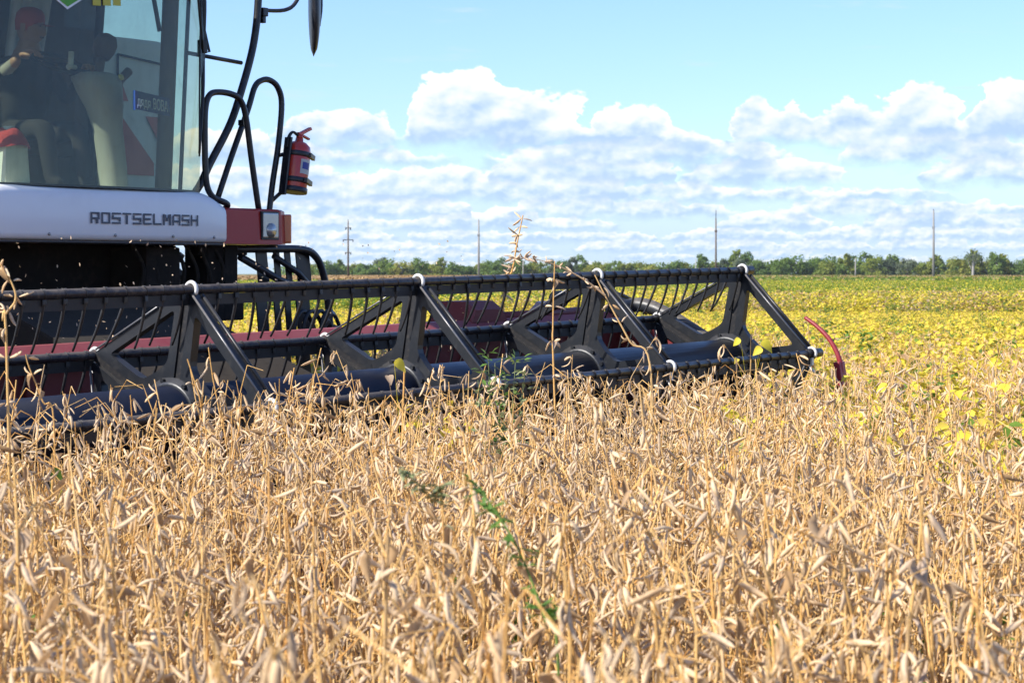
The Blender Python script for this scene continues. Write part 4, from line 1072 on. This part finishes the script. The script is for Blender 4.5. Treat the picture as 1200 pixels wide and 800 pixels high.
# ------------------------------------------------------------------ crop
rc = random.Random(21)
from mathutils import noise as mnoise
def nz(x, y, s, z=0.0): return mnoise.noise(Vector((x * s, y * s, z)))
def half_w(y): return .27 * y + 1.3
def zone(x, y):
    """crop limit for a plant here: 0 none, else tallest height allowed"""
    t, b = to_local(x, y)
    if abs(t) < 3.72:
        if b > -.30 and b < 40: return 0.0
        if b > -.62 and b <= -.30: return .60
        if b > -.80: return .93
        if b > -1.5: return 1.02
    if 3.72 <= t < 4.12 and -.9 < b < 1.3: return .72
    return 1.3
def ripe(x, y):
    v = (y - 16.4 + 4.0 * max(0, min(1, (x - .8) / 2))) / 13.0 + .25 + nz(x, y, .35) * .7 + nz(x, y, 1.3, 5) * .5
    return v        # < 0 dry, > 1 leafy

front_spots = []
dry, leafy, weeds = [], [], []
def plant_at(x, y, dens_leaf):
    lim = zone(x, y)
    if lim <= 0: return
    if y < 16 and nz(x, y, 2.3, 2) < -.12 and rc.random() < .72: return      # thin patches in the stand
    v = ripe(x, y) + rc.uniform(-.7, .7)
    sc_ = rc.gauss(1.0, .08)
    z_patch = 1 + .06 * nz(x, y, .8, 9)
    tx, ty = rc.gauss(0, .065), rc.gauss(0, .065)
    if rc.random() < .02: tx, ty = rc.uniform(-.7, .7), rc.uniform(-.7, .7)
    base = 1.155 - .009 * max(0, y - 4) - .05 * max(0, min(1, (x + 1) / 3))
    h = .94 * sc_ * z_patch * base
    if lim < 1.25: h = min(h, lim)
    s = max(.3, h / .94)
    if v < .5 or y < 8.5:
        P = (x, y, 0, tx, ty, rc.uniform(0, 6.28), s, rc.randrange(14))
        if y < 4.35 and abs(x) < .255 * y + .15 and y > 2.9: front_spots.append(P)
        else: dry.append(P)
    else:
        far = min(1, max(0, (y - 40) / 40)); yel = .92 - .4 * nz(x, y, .06, 3) - .35 * far
        leafy.append((x, y, 0, tx, ty, rc.uniform(0, 6.28), s * 1.0, rc.randrange(6) if rc.random() < yel else 6 + rc.randrange(4)))
    if rc.random() < .02: weeds.append((x, y, 0, 0, 0, rc.uniform(0, 6.28), rc.uniform(.8, 1.12), rc.randrange(4)))
y = 1.7
while y < 62:
    dens = 52 if y < 9 else (44 if y < 26 else (26 if y < 40 else 17))
    dy = .5; w = half_w(y)
    for _ in range(int(2 * w * dy * dens)): plant_at(rc.uniform(-w, w), y + rc.uniform(0, dy), 1)
    y += dy
far_mid, far_far = [], []
y = 60.0
while y < 190:
    dy = 1.25; w = half_w(y)
    x = -w
    while x < w:
        green = rc.random() < (y - 68) / 32 + .5 * nz(x, y, .03) or y > 112 + 25 * nz(x, y, .02) or nz(x, y, .05, 7) > .18
        if zone(x, y) > 0: far_mid.append((x + rc.uniform(-.4, .4), y + rc.uniform(-.4, .4), rc.uniform(-.08, .08), 0, 0, rc.uniform(0, 6.28), 1.0, (3 + rc.randrange(3)) if green and rc.random() < .85 else (rc.randrange(3) if rc.random() < .7 else 6 + rc.randrange(2))))
        x += 1.25
    y += dy
y = 188.0
while y < 640:
    dy = 4.4; w = half_w(y); x = -w
    while x < w:
        brown = (x / y) < .085 + .02 * nz(x, y, .01) and y > 205 + 15 * nz(x, y, .03)
        dull = (x / y) >= .085 and y > 330
        k = 4 + rc.randrange(2) if brown or (dull and rc.random() < .4) else (rc.randrange(2) if rc.random() < .75 else 2 + rc.randrange(2))
        far_far.append((x + rc.uniform(-1, 1), y + rc.uniform(-1, 1), rc.uniform(-.1, .1), 0, 0, rc.uniform(0, 6.28), 1.0, k))
        x += 4.4
    y += dy
tag(scatter('dry_soybean_crop', c_dry, dry), 'dry tan soybean crop standing in front of the harvester', 'crop', None, 'stuff')
tag(scatter('yellow_soybean_crop', c_leafy, leafy), 'yellow leaved soybean crop beyond the header', 'crop', None, 'stuff')
tag(scatter('weed_cover', c_weed, weeds), 'scattered green weeds growing among the soybeans', 'weeds', None, 'stuff')
tag(scatter('green_soybean_crop', c_mid, far_mid), 'green and yellow crop canopy further off', 'crop', None, 'stuff')
tag(scatter('distant_crop', c_far, far_far), 'distant green and ripe brown crop strip before the trees', 'crop', None, 'stuff')
# stubble in the swath the machine has cut
stub = Acc()
for _ in range(2600):
    t, b = rc.uniform(-3.6, 3.6), rc.uniform(-.2, 9) ** 1.0
    p = combine.matrix_basis @ Vector((t, b, 0)); h = rc.uniform(.05, .14)
    stub.tube([p, p + Vector((rc.uniform(-.03, .03), rc.uniform(-.03, .03), h))], [.004, .0035], 4, 0, rc.random())
tag(link('stubble', stub.mesh('stubble', (M['drystem'],))), 'short cut stubble behind the header', 'stubble', None, 'stuff')
# chaff flying round the feeder
ch = Acc()
for _ in range(300):
    t, b, z = rc.uniform(-1.6, 1.5), rc.uniform(.1, 2.2), rc.uniform(1.05, 1.8)
    ch.leaf(combine.matrix_basis @ Vector((t, b, z)), rdir(rc.uniform(-1.5, 1.5), rc.uniform(0, 6.28)), rdir(rc.uniform(-1.5, 1.5), rc.uniform(0, 6.28)), rc.uniform(.008, .022), rc.uniform(.003, .007), 0, rc.random(), .2, .2, 2)
tag(link('chaff', ch.mesh('chaff', (M['drypod'],))), 'pale chaff flying in the air before the feeder', 'chaff', None, 'stuff')

# the nearest ripe plants are objects of their own: stem with pods as a part
var = []
for i in range(9):
    a, b = Acc(), Acc(); dry_plant(rngp, rngp.uniform(.84, 1.04), a, b)
    var.append((a.mesh('soybean_plant', (M['drystem'],)), b.mesh('pod_cluster', MATS_DRY)))  # second mesh holds the pods with a few shrivelled leaves
for P in front_spots:
    sm, pm = rc.choice(var)
    o = bpy.data.objects.new('soybean_plant', sm); COL.objects.link(o); o.location = P[:3]; o.rotation_euler = P[3:6]; o.scale = (P[6],) * 3
    tag(o, 'dry tan soybean plant with hanging pods at the near edge of the crop', 'soybean plant', 'nearest dry soybean plants')
    q = bpy.data.objects.new('pod_cluster', pm); COL.objects.link(q); q.parent = o

# ------------------------------------------------------------------ plants that stand out
def at(px, py, d): return Vector(((px - 600) / FPX * d, d, CAM_Z + (320 - py) / FPX * d))

def stalk_thing(name, path, label, cat, node=.07, pods=(1, 3), r=.004, seed=1, tail=True, podlen=.042, dryleaf=.3):
    rng = random.Random(seed); pts = [Vector(p) for p in path]
    if tail: b = pts[0]; pts = [Vector((b.x + rng.uniform(-.05, .05), b.y, 0))] + pts
    pts = smooth_path(pts, 7); base = pts[0].copy(); pts = [p - base for p in pts]
    a = Acc(); parts = []; n = len(pts); a.tube(pts, [r * (1 - .6 * i / n) for i in range(n)], 6, 0, .5)
    acc = 0
    for i in range(1, n):
        acc += (pts[i] - pts[i - 1]).length
        if acc > node and pts[i].z > .45:
            acc = 0
            for _ in range(rng.randint(*pods)):
                az = rng.uniform(0, 6.28); st = pts[i] + rdir(.3, az) * .01
                bq = Acc(); bq.pod(st, rdir(rng.uniform(-1.2, .7), az), podlen * rng.uniform(.6, 1.15), .0055 * max(1, podlen / .05), rng.uniform(-.6, .6), 1, rng.random()); parts.append(('pod', bq))
            if rng.random() < dryleaf: bq = Acc(); parts.append(('leaf', bq)); bq.leaf(pts[i], rdir(rng.uniform(-1.2, .6), rng.uniform(0, 6.28)), rdir(.8, rng.uniform(0, 6.28)), .04, .012, 2, rng.random(), .7, 1.0, 4)
    o = link(name, a.mesh(name, (M['drystem'],))); o.location = base; tag(o, label, cat)
    for nm, q in parts: link(nm, q.mesh(nm, MATS_DRY), o)
    return o
stalk_thing('soybean_stalk', [at(649, 440, 8), at(648, 380, 8), at(650, 306, 8)], 'upright bare soybean stalk rising past the second reel plate', 'dry stalk', .10, (2, 4), .0045, 2)
s_ = stalk_thing('weed_stalk', [at(764, 452, 8.2), at(738, 400, 8.2), at(712, 352, 8.2), at(697, 322, 8.2)], 'leaning pale dry stalk with a long arching side branch before the reel', 'dry stalk', .06, (1, 3), .005, 3)
a = Acc(); b_ = Acc(); P = smooth_path([at(709, 346, 8.2), at(685, 328, 8.18), at(655, 312, 8.15), at(625, 303, 8.1), at(604, 303, 8.05)], 6); base = Vector(s_.location); P = [p - base for p in P]
a.tube(P, [.0045 * (1 - .04 * i) for i in range(len(P))], 6, 0, .6)
for i in range(3, len(P), 3):
    for k in range(3): b_.pod(P[i], rdir(rngp.uniform(-.6, .9), rngp.uniform(0, 6.28)), .035, .0045, .4, 0, rngp.random())
for i in range(9): b_.pod(P[-5] + Vector((rngp.uniform(-.06, .05), 0, 0)), rdir(rngp.uniform(-.4, .8), rngp.uniform(0, 6.28)), .04, .005, .4, 0, rngp.random())
br = link('branch', a.mesh('branch', (M['drypod'],)), s_); link('pod_cluster', b_.mesh('pod_cluster', (M['drypod'],)), br)  # the part hung on the branch is all pods
stalk_thing('tall_weed', [at(590, 345, 17), at(600, 318, 17), at(606, 285, 17), at(613, 252, 17)], 'tall dry weed tip poking above the treeline behind the reel', 'weed', .05, (2, 4), .010, 5, podlen=.09)
stalk_thing('twisted_stalk', [at(8, 420, 6), at(4, 375, 6), at(18, 352, 6), at(13, 330, 6), at(-6, 300, 6)], 'twisted dry stalk with curled pods against the end of the top bat', 'dry stalk', .045, (2, 4), .0045, 6)
stalk_thing('hooked_stalk', [at(64, 520, 6.5), at(50, 470, 6.5), at(34, 430, 6.5), at(30, 415, 6.5)], 'thin hooked dry stalk before the dark red header wall', 'dry stalk', .05, (1, 2), .0032, 7)
stalk_thing('bent_straw', [at(520, 800, 4.3), at(450, 745, 4.35), at(385, 690, 4.4)], 'long bent straw lying slantwise across the near crop', 'straw', .4, (0, 0), .004, 8, tail=False, dryleaf=0)

def weed_thing(path, label, cat, leafmat, leaf=.05, n=26, seed=1, w=.28, r=.0035, stem=None, jag=False, name='green_weed'):
    rng = random.Random(seed); pts = [Vector(p) for p in path]; pts = [Vector((pts[0].x, pts[0].y + .02, 0))] + pts
    pts = smooth_path(pts, 7); base = pts[0].copy(); pts = [p - base for p in pts]; N = len(pts)
    a, b = Acc(), Acc(); a.tube(pts, [r * (1 - .6 * i / N) for i in range(N)], 6, 0, .5)
    for k in range(n):
        f = rng.uniform(.35, 1) * (N - 1); i = min(N - 2, int(f)); q = pts[i].lerp(pts[i + 1], f - i); az = rng.uniform(0, 6.28); L = leaf * rng.uniform(.6, 1.25)
        dv = rdir(rng.uniform(-.3, .8), az); nr = Vector((rng.uniform(-.5, .5), rng.uniform(-.5, .5), 1)).normalized()
        b.leaf(q, dv, nr, L, L * w, 0, rng.random(), .3, .3, 4)
        if jag:
            for s in (.35, .65):
                for sg in (-1, 1): b.leaf(q + dv * L * s, (dv + dv.cross(nr) * sg * .9), nr, L * .4, L * .09, 0, rng.random(), .2, .2, 2)
    o = link(name, a.mesh(name, (stem or leafmat,))); o.location = base; tag(o, label, cat); link('leaves', b.mesh('leaves', (leafmat,)), o); return o
weed_thing([at(655, 800, 3.7), at(635, 715, 3.75), at(603, 635, 3.8), at(562, 572, 3.85)], 'green thistle with jagged leaves leaning through the near soybeans', 'thistle', M['weed'], .040, 32, 3, .16, .003, None, True, 'thistle')
weed_thing([at(520, 640, 3.9), at(505, 585, 3.9), at(470, 548, 3.9)], 'blurred grey green feathery weed close by in the dry crop', 'weed', M['sage'], .028, 80, 4, .14, .0025, M['drystem'])
for k, (px, py, d) in enumerate(((585, 430, 8.6),)):
    o = empty('leafy_weed', (at(px, 0, d).x, d, 0)); rng = random.Random(9)
    tag(o, 'bushy small leaved green weed growing against the reel tube', 'weed')
    for j, (ex, ey) in enumerate(((572, 415), (592, 440), (604, 425), (560, 445), (580, 425), (615, 440))):
        a = Acc(); b = Acc(); e = at(ex, ey, d) - Vector(o.location); P = smooth_path([Vector((0, 0, 0)), Vector((e.x * .3, 0, .5)), Vector((e.x * .6, 0, .85)), e], 6)
        a.tube(P, [.003 * (1 - .03 * i) for i in range(len(P))], 5, 0, .5)
        for _ in range(75):
            i = rng.randrange(7, len(P)); az = rng.uniform(0, 6.28); q = P[i] + rdir(rng.uniform(-.2, .8), az) * rng.uniform(0, .05)
            b.leaf(q, rdir(rng.uniform(-.2, 1.0), az), Vector((rng.uniform(-.5, .5), rng.uniform(-.5, .5), 1)).normalized(), .036, .009, 0, rng.random(), .2, .2, 2)
        st = link('stem', a.mesh('stem', (M['sage'],)), o); link('leaves', b.mesh('leaves', (M['sage'] if j % 2 else M['weed'],)), st)
def yellow_soy(px, py, d, label, spots, seed):
    rng = random.Random(seed); base = at(px, py, d); base.z = 0; o = empty('yellow_soybean', base); tag(o, label, 'soybean plant')
    a = Acc(); P = [Vector((0, 0, 0)), Vector((.01, 0, .4)), Vector((-.01, 0, .8)), at(px, py, d) - base]; P = smooth_path(P, 5); a.tube(P, [.004] * len(P), 5, 0, .4)
    st = link('stem', a.mesh('stem', (M['drystem'],)), o)
    for (x, y, L, dr, m) in spots:
        b = Acc(); e = at(x, y, d - .05) - base; b.tube([P[-6], (P[-6] + e) / 2 + Vector((0, 0, .02)), e], [.002, .0016, .0012], 4, 0, .3)
        b.leaf(e, rdir(-.5, dr), Vector((.2, -.75, .6)).normalized(), L * .75, L * .31, 0, rng.random() * .5 + .3, .45, .45, 7); link('leaf', b.mesh('leaf', (M[m],)), st)
yellow_soy(880, 420, 12.4, 'soybean plant with big yellow leaves hanging on the end of the front bat', ((892, 401, .11, -.3, 'yleaf'), (893, 408, .085, 3.3, 'yleaf'), (868, 398, .075, 3.0, 'yleaf'), (880, 393, .05, .8, 'dryleaf'), (864, 420, .05, -2, 'yleaf')), 3)
yellow_soy(62, 560, 6.3, 'dry soybean with one round lime green leaf near the header', ((60, 552, .06, .3, 'gleaf'), (72, 574, .04, .2, 'yleaf')), 4)
yellow_soy(912, 745, 4.4, 'young plant with fresh green leaves low in the near crop', ((905, 735, .05, .1, 'gleaf'), (898, 752, .04, -.5, 'weed')), 5)
yellow_soy(474, 432, 8.8, 'soybean stalk with one papery orange leaf against the reel tube', ((462, 424, .085, .1, 'yleaf'), (455, 440, .06, -1.2, 'dryleaf')), 6)
for k, (px, py, d, hh, lab) in enumerate(((1158, 398, 19, .0, 'dark green bushy weed standing tall in the yellow crop at far side'), (935, 360, 24, 0, 'slim green weed behind the red divider rod in yellow crop'), (1003, 378, 20, 0, 'green weed tuft just beyond the curved red rod'))):
    top = at(px, py, d); a = bush_weed(random.Random(40 + k), top.z * 1.0, 1, 90, .07, .35)
    o = link('green_weed', a.mesh('green_weed', (M['weed'], M['weed']))); o.location = (top.x, top.y, 0); tag(o, lab, 'weed')

# ------------------------------------------------------------------ windbreak trees, poles
TD = 650.0
rt = random.Random(8)
def tree_meshes(rng, h, w, leafmat):
    a = Acc(); tk = [Vector((0, 0, 0)), Vector((rng.uniform(-.1, .1), 0, h * .3)), Vector((rng.uniform(-.3, .3), rng.uniform(-.2, .2), h * .6)), Vector((rng.uniform(-.3, .3), 0, h * .85))]
    a.tube(tk, [.22, .17, .11, .04], 7, 0, .5)
    cl = []
    for k in range(rng.randint(13, 18)):
        f = rng.uniform(.16, 1) ; rad = w * .5 * (sin(pi * min(.97, .18 + f * .72)) ** .7) * rng.uniform(.35, 1.0); az = rng.uniform(0, 6.28)
        c = Vector((rad * cos(az), rad * sin(az), h * f * .94)); cl.append((c, rng.uniform(.16, .27) * w))
        if k < 6: a.tube([tk[1].lerp(tk[2], rng.random()), c * .6 + Vector((0, 0, h * .15)), c], [.08, .05, .02], 5, 0, .5)
    b = Acc()
    for c, r in cl:
        t0 = rng.random()
        for _ in range(75):
            d = Vector((rng.gauss(0, 1), rng.gauss(0, 1), rng.gauss(0, .8))).normalized(); q = c + d * r * rng.uniform(.5, 1.05)
            if q.z < .2: continue
            nr = (d + Vector((rng.uniform(-.7, .7), rng.uniform(-.7, .7), rng.uniform(-.2, .8)))).normalized(); L = rng.uniform(.45, .85)
            b.leaf(q, nr.orthogonal(), nr, L, L * .46, 0, min(1, max(0, t0 + rng.uniform(-.35, .35))), .2, .2, 2)
    return a.mesh('trunk', (M['bark'],)), b.mesh('crown', (leafmat,))
TL = {'dark green': leaf_mat('crown_dark_green', ((.10, .18, .04), (.15, .24, .05)), (.21, .29, .07), .5, .7),
      'mid green': leaf_mat('crown_mid_green', ((.12, .20, .04), (.19, .28, .05)), (.26, .33, .07), .5, .7),
      'yellow green': leaf_mat('crown_yellow_green', ((.17, .24, .04), (.27, .31, .05)), (.38, .36, .07), .5, .7),
      'grey green': leaf_mat('crown_grey_green', ((.11, .16, .09), (.16, .20, .11)), (.20, .24, .14), .5, .7),
      'orange tinted': leaf_mat('crown_orange', ((.18, .16, .02), (.34, .22, .03)), (.42, .22, .03), .5, .7)}
variants = []
for cname in TL:
    for shape, (h, w) in (('tall', (8.6, 5.6)), ('broad', (7.0, 8.2)), ('low', (5.4, 6.6))):
        for k in range(2 if cname in ('dark green', 'mid green') else 1): variants.append((cname, shape, tree_meshes(rt, h * rt.uniform(.9, 1.1), w, TL[cname])))
POLES = [(408, 'crossarm pole'), (561, 'plain grey pole'), (839, 'dark spiked pole'), (1094, 'pale concrete pole')]
ORD = 'nearest second third fourth fifth sixth seventh eighth ninth tenth eleventh twelfth thirteenth fourteenth fifteenth sixteenth seventeenth eighteenth nineteenth twentieth'.split()
spots = []
px = 355.0
while px < 1215:
    if len(spots) < 160: spots.append(px)
    px += rt.uniform(5.8, 10.0)
cnt = {}
marks = [m for m, _ in POLES]
for px in spots:
    ci = rt.choices(['dark green', 'mid green', 'yellow green', 'grey green', 'orange tinted'], [2, 4, 4.5, .6, 0.0])[0]
    if px < 640: sh = rt.choices(['tall', 'broad', 'low'], [.8, 2, 3])[0]
    else: sh = rt.choices(['tall', 'broad', 'low'], [2.2, 3, 1.6])[0]
    c = rt.choice([v for v in variants if v[0] == ci and v[1] == sh])
    d = TD + rt.uniform(-14, 14); s = rt.uniform(.62, .86) * (1.15 if px > 860 else 1.0)
    e = empty('windbreak_tree', ((px - 600) / FPX * d, d, 0), rt.uniform(0, 6.28)); e.scale = (s, s, s)
    near = min(POLES, key=lambda p: abs(p[0] - px)); side = 'right' if px > near[0] else 'left'
    key = (near[0], side); cnt.setdefault(key, []).append((abs(px - near[0]), e, ci, sh, near[1], side))
    e['group'] = 'trees of the distant windbreak'; e['category'] = 'tree'
    tr = bpy.data.objects.new('trunk', c[2][0]); COL.objects.link(tr); tr.parent = e
    cr = bpy.data.objects.new('crown', c[2][1]); COL.objects.link(cr); cr.parent = e
for key, L in cnt.items():
    for i, (dx, e, ci, sh, pn, side) in enumerate(sorted(L, key=lambda q: q[0])):
        e['label'] = '%s %s windbreak tree, %s on the %s of the %s' % (sh, ci, ORD[min(i, 19)], side, pn)
# understorey that closes the gaps between the trunks
a = Acc()
for _ in range(14000):
    d = TD + rt.uniform(4, 26); x = rt.uniform(-.112, .262) * d; zt = 2.9 + 1.0 * nz(x, 0, .12); z = rt.uniform(.1, max(.6, zt + (1.6 if x > 20 else .4)))
    nr = Vector((rt.uniform(-1, 1), rt.uniform(-1, .2), rt.uniform(0, 1))).normalized(); L = rt.uniform(.5, .95); a.leaf(Vector((x, d, z)), nr.orthogonal(), nr, L, L * .42, 0, rt.random(), .2, .2, 2)
tag(link('undergrowth', a.mesh('undergrowth', (TL['mid green'],))), 'dense green undergrowth along the windbreak', 'undergrowth', None, 'stuff')

def pole(px, d, ytop, label, m, arms=(), r=.20, spike=0.0, name='power_pole', group='power poles along the field'):
    x = (px - 600) / FPX * d; top = CAM_Z + (320 - ytop) / FPX * d; top -= spike
    e = empty(name, (x, d, 0), rt.uniform(-.4, .4)); tag(e, label, 'pole', group)
    mb = MB(); mb.tube([(0, 0, 0), (0, 0, top * .5), (0, 0, top)], [r, r * .85, r * .6], 10); mb.obj('shaft', m, e)
    if spike: mb = MB(); mb.tube([(0, 0, top - .3), (0, 0, top + spike)], r * .3, 6); mb.obj('spike', M['dark'], e)
    for (z, w) in arms:
        mb = MB(); mb.box((0, 0, z), (w, .16, .16)); c = mb.obj('crossarm', M['dark'], e)
        for sg in (-1, 1):
            mb = MB(); mb.lathe([(.05, 0), (.14, .06), (.08, .14), (.14, .2), (.05, .3)], 8, Matrix.Translation((sg * (w / 2 - .12), 0, z - .40))); mb.obj('insulator', M['dark'], c)
def hz(d, y): return CAM_Z + (320 - y) / FPX * d
pole(408, 430, 257, 'dark power pole with three short crossarms', M['polewood'], ((hz(430, 267), 1.2), (hz(430, 281), 2.2), (hz(430, 296), 1.3)), .22, .5)
pole(561, 430, 257, 'plain grey power pole rising behind the middle of the reel', M['concrete'], ((hz(430, 275), .5),), .24, .2)
pole(839, 420, 246, 'tall dark power pole with a thin spike above the reel end', M['polewood'], ((hz(420, 270), .5),), .22, 1.6)
pole(1094, 420, 245, 'tall pale concrete power pole standing alone over the green field', M['concrete'], ((hz(420, 266), .5),), .26, .3)
pole(815.5, 520, 303, 'short thin whitish post before the trees near the dark pole', M['deadwood'], (), .14, 0, 'marker_post', 'short posts before the trees')
pole(1002.5, 520, 302, 'short thin whitish post before the trees near the pale pole', M['deadwood'], (), .18, 0, 'marker_post', 'short posts before the trees')
pole(613, 520, 306, 'short thin whitish post behind the tall dry weed', M['deadwood'], (), .14, 0, 'marker_post', 'short posts before the trees')
# bare pale tree
e = empty('dead_tree', ((1140 - 600) / FPX * 632, 632, 0)); tag(e, 'pale bare trunked tree with a thin grey crown in the windbreak', 'tree')
a = Acc(); a.tube([Vector((0, 0, 0)), Vector((.1, 0, 3.2)), Vector((0, 0, 5.5)), Vector((.2, 0, 7.2))], [.42, .36, .25, .08], 7, 0, .5); a.tube([Vector((.1, 0, 2.2)), Vector((-1.0, 0, 4.0)), Vector((-1.6, 0, 6.0))], [.2, .14, .05], 6, 0, .5); a.tube([Vector((.1, 0, 3.6)), Vector((1.0, 0, 5.6)), Vector((1.5, 0, 6.8))], [.16, .1, .04], 6, 0, .5)
link('trunk', a.mesh('trunk', (M['deadwood'],)), e)
b = Acc()
for _ in range(420):
    q = Vector((rt.gauss(.2, 1.3), rt.gauss(0, 1.0), rt.gauss(6.3, .8))); nr = Vector((rt.uniform(-1, 1), rt.uniform(-1, 1), rt.uniform(-1, 1))).normalized(); b.leaf(q, nr.orthogonal(), nr, .4, .16, 0, rt.random(), .2, .2, 2)
link('crown', b.mesh('crown', (TL['grey green'],)), e)
print('plants', len(dry), len(leafy), len(far_mid), len(far_far), len(front_spots), 'trees', len(spots))

# ------------------------------------------------------------------ faint air haze
mb = MB(); mb.box((60, 360, 6.5), (700, 860, 16)); hz_ = mb.obj('haze', [])
hm = bpy.data.materials.new('haze_air'); hm.use_nodes = True; t = NT(hm.node_tree); t.n.clear()
vo = t.new('ShaderNodeVolumePrincipled'); vo.inputs['Density'].default_value = .00010; vo.inputs['Color'].default_value = (.90, .93, .92, 1); vo.inputs['Anisotropy'].default_value = .2
ou = t.new('ShaderNodeOutputMaterial'); t.l.new(vo.outputs[0], ou.inputs['Volume'])
hz_.data.materials.append(hm); hz_['kind'] = 'stuff'
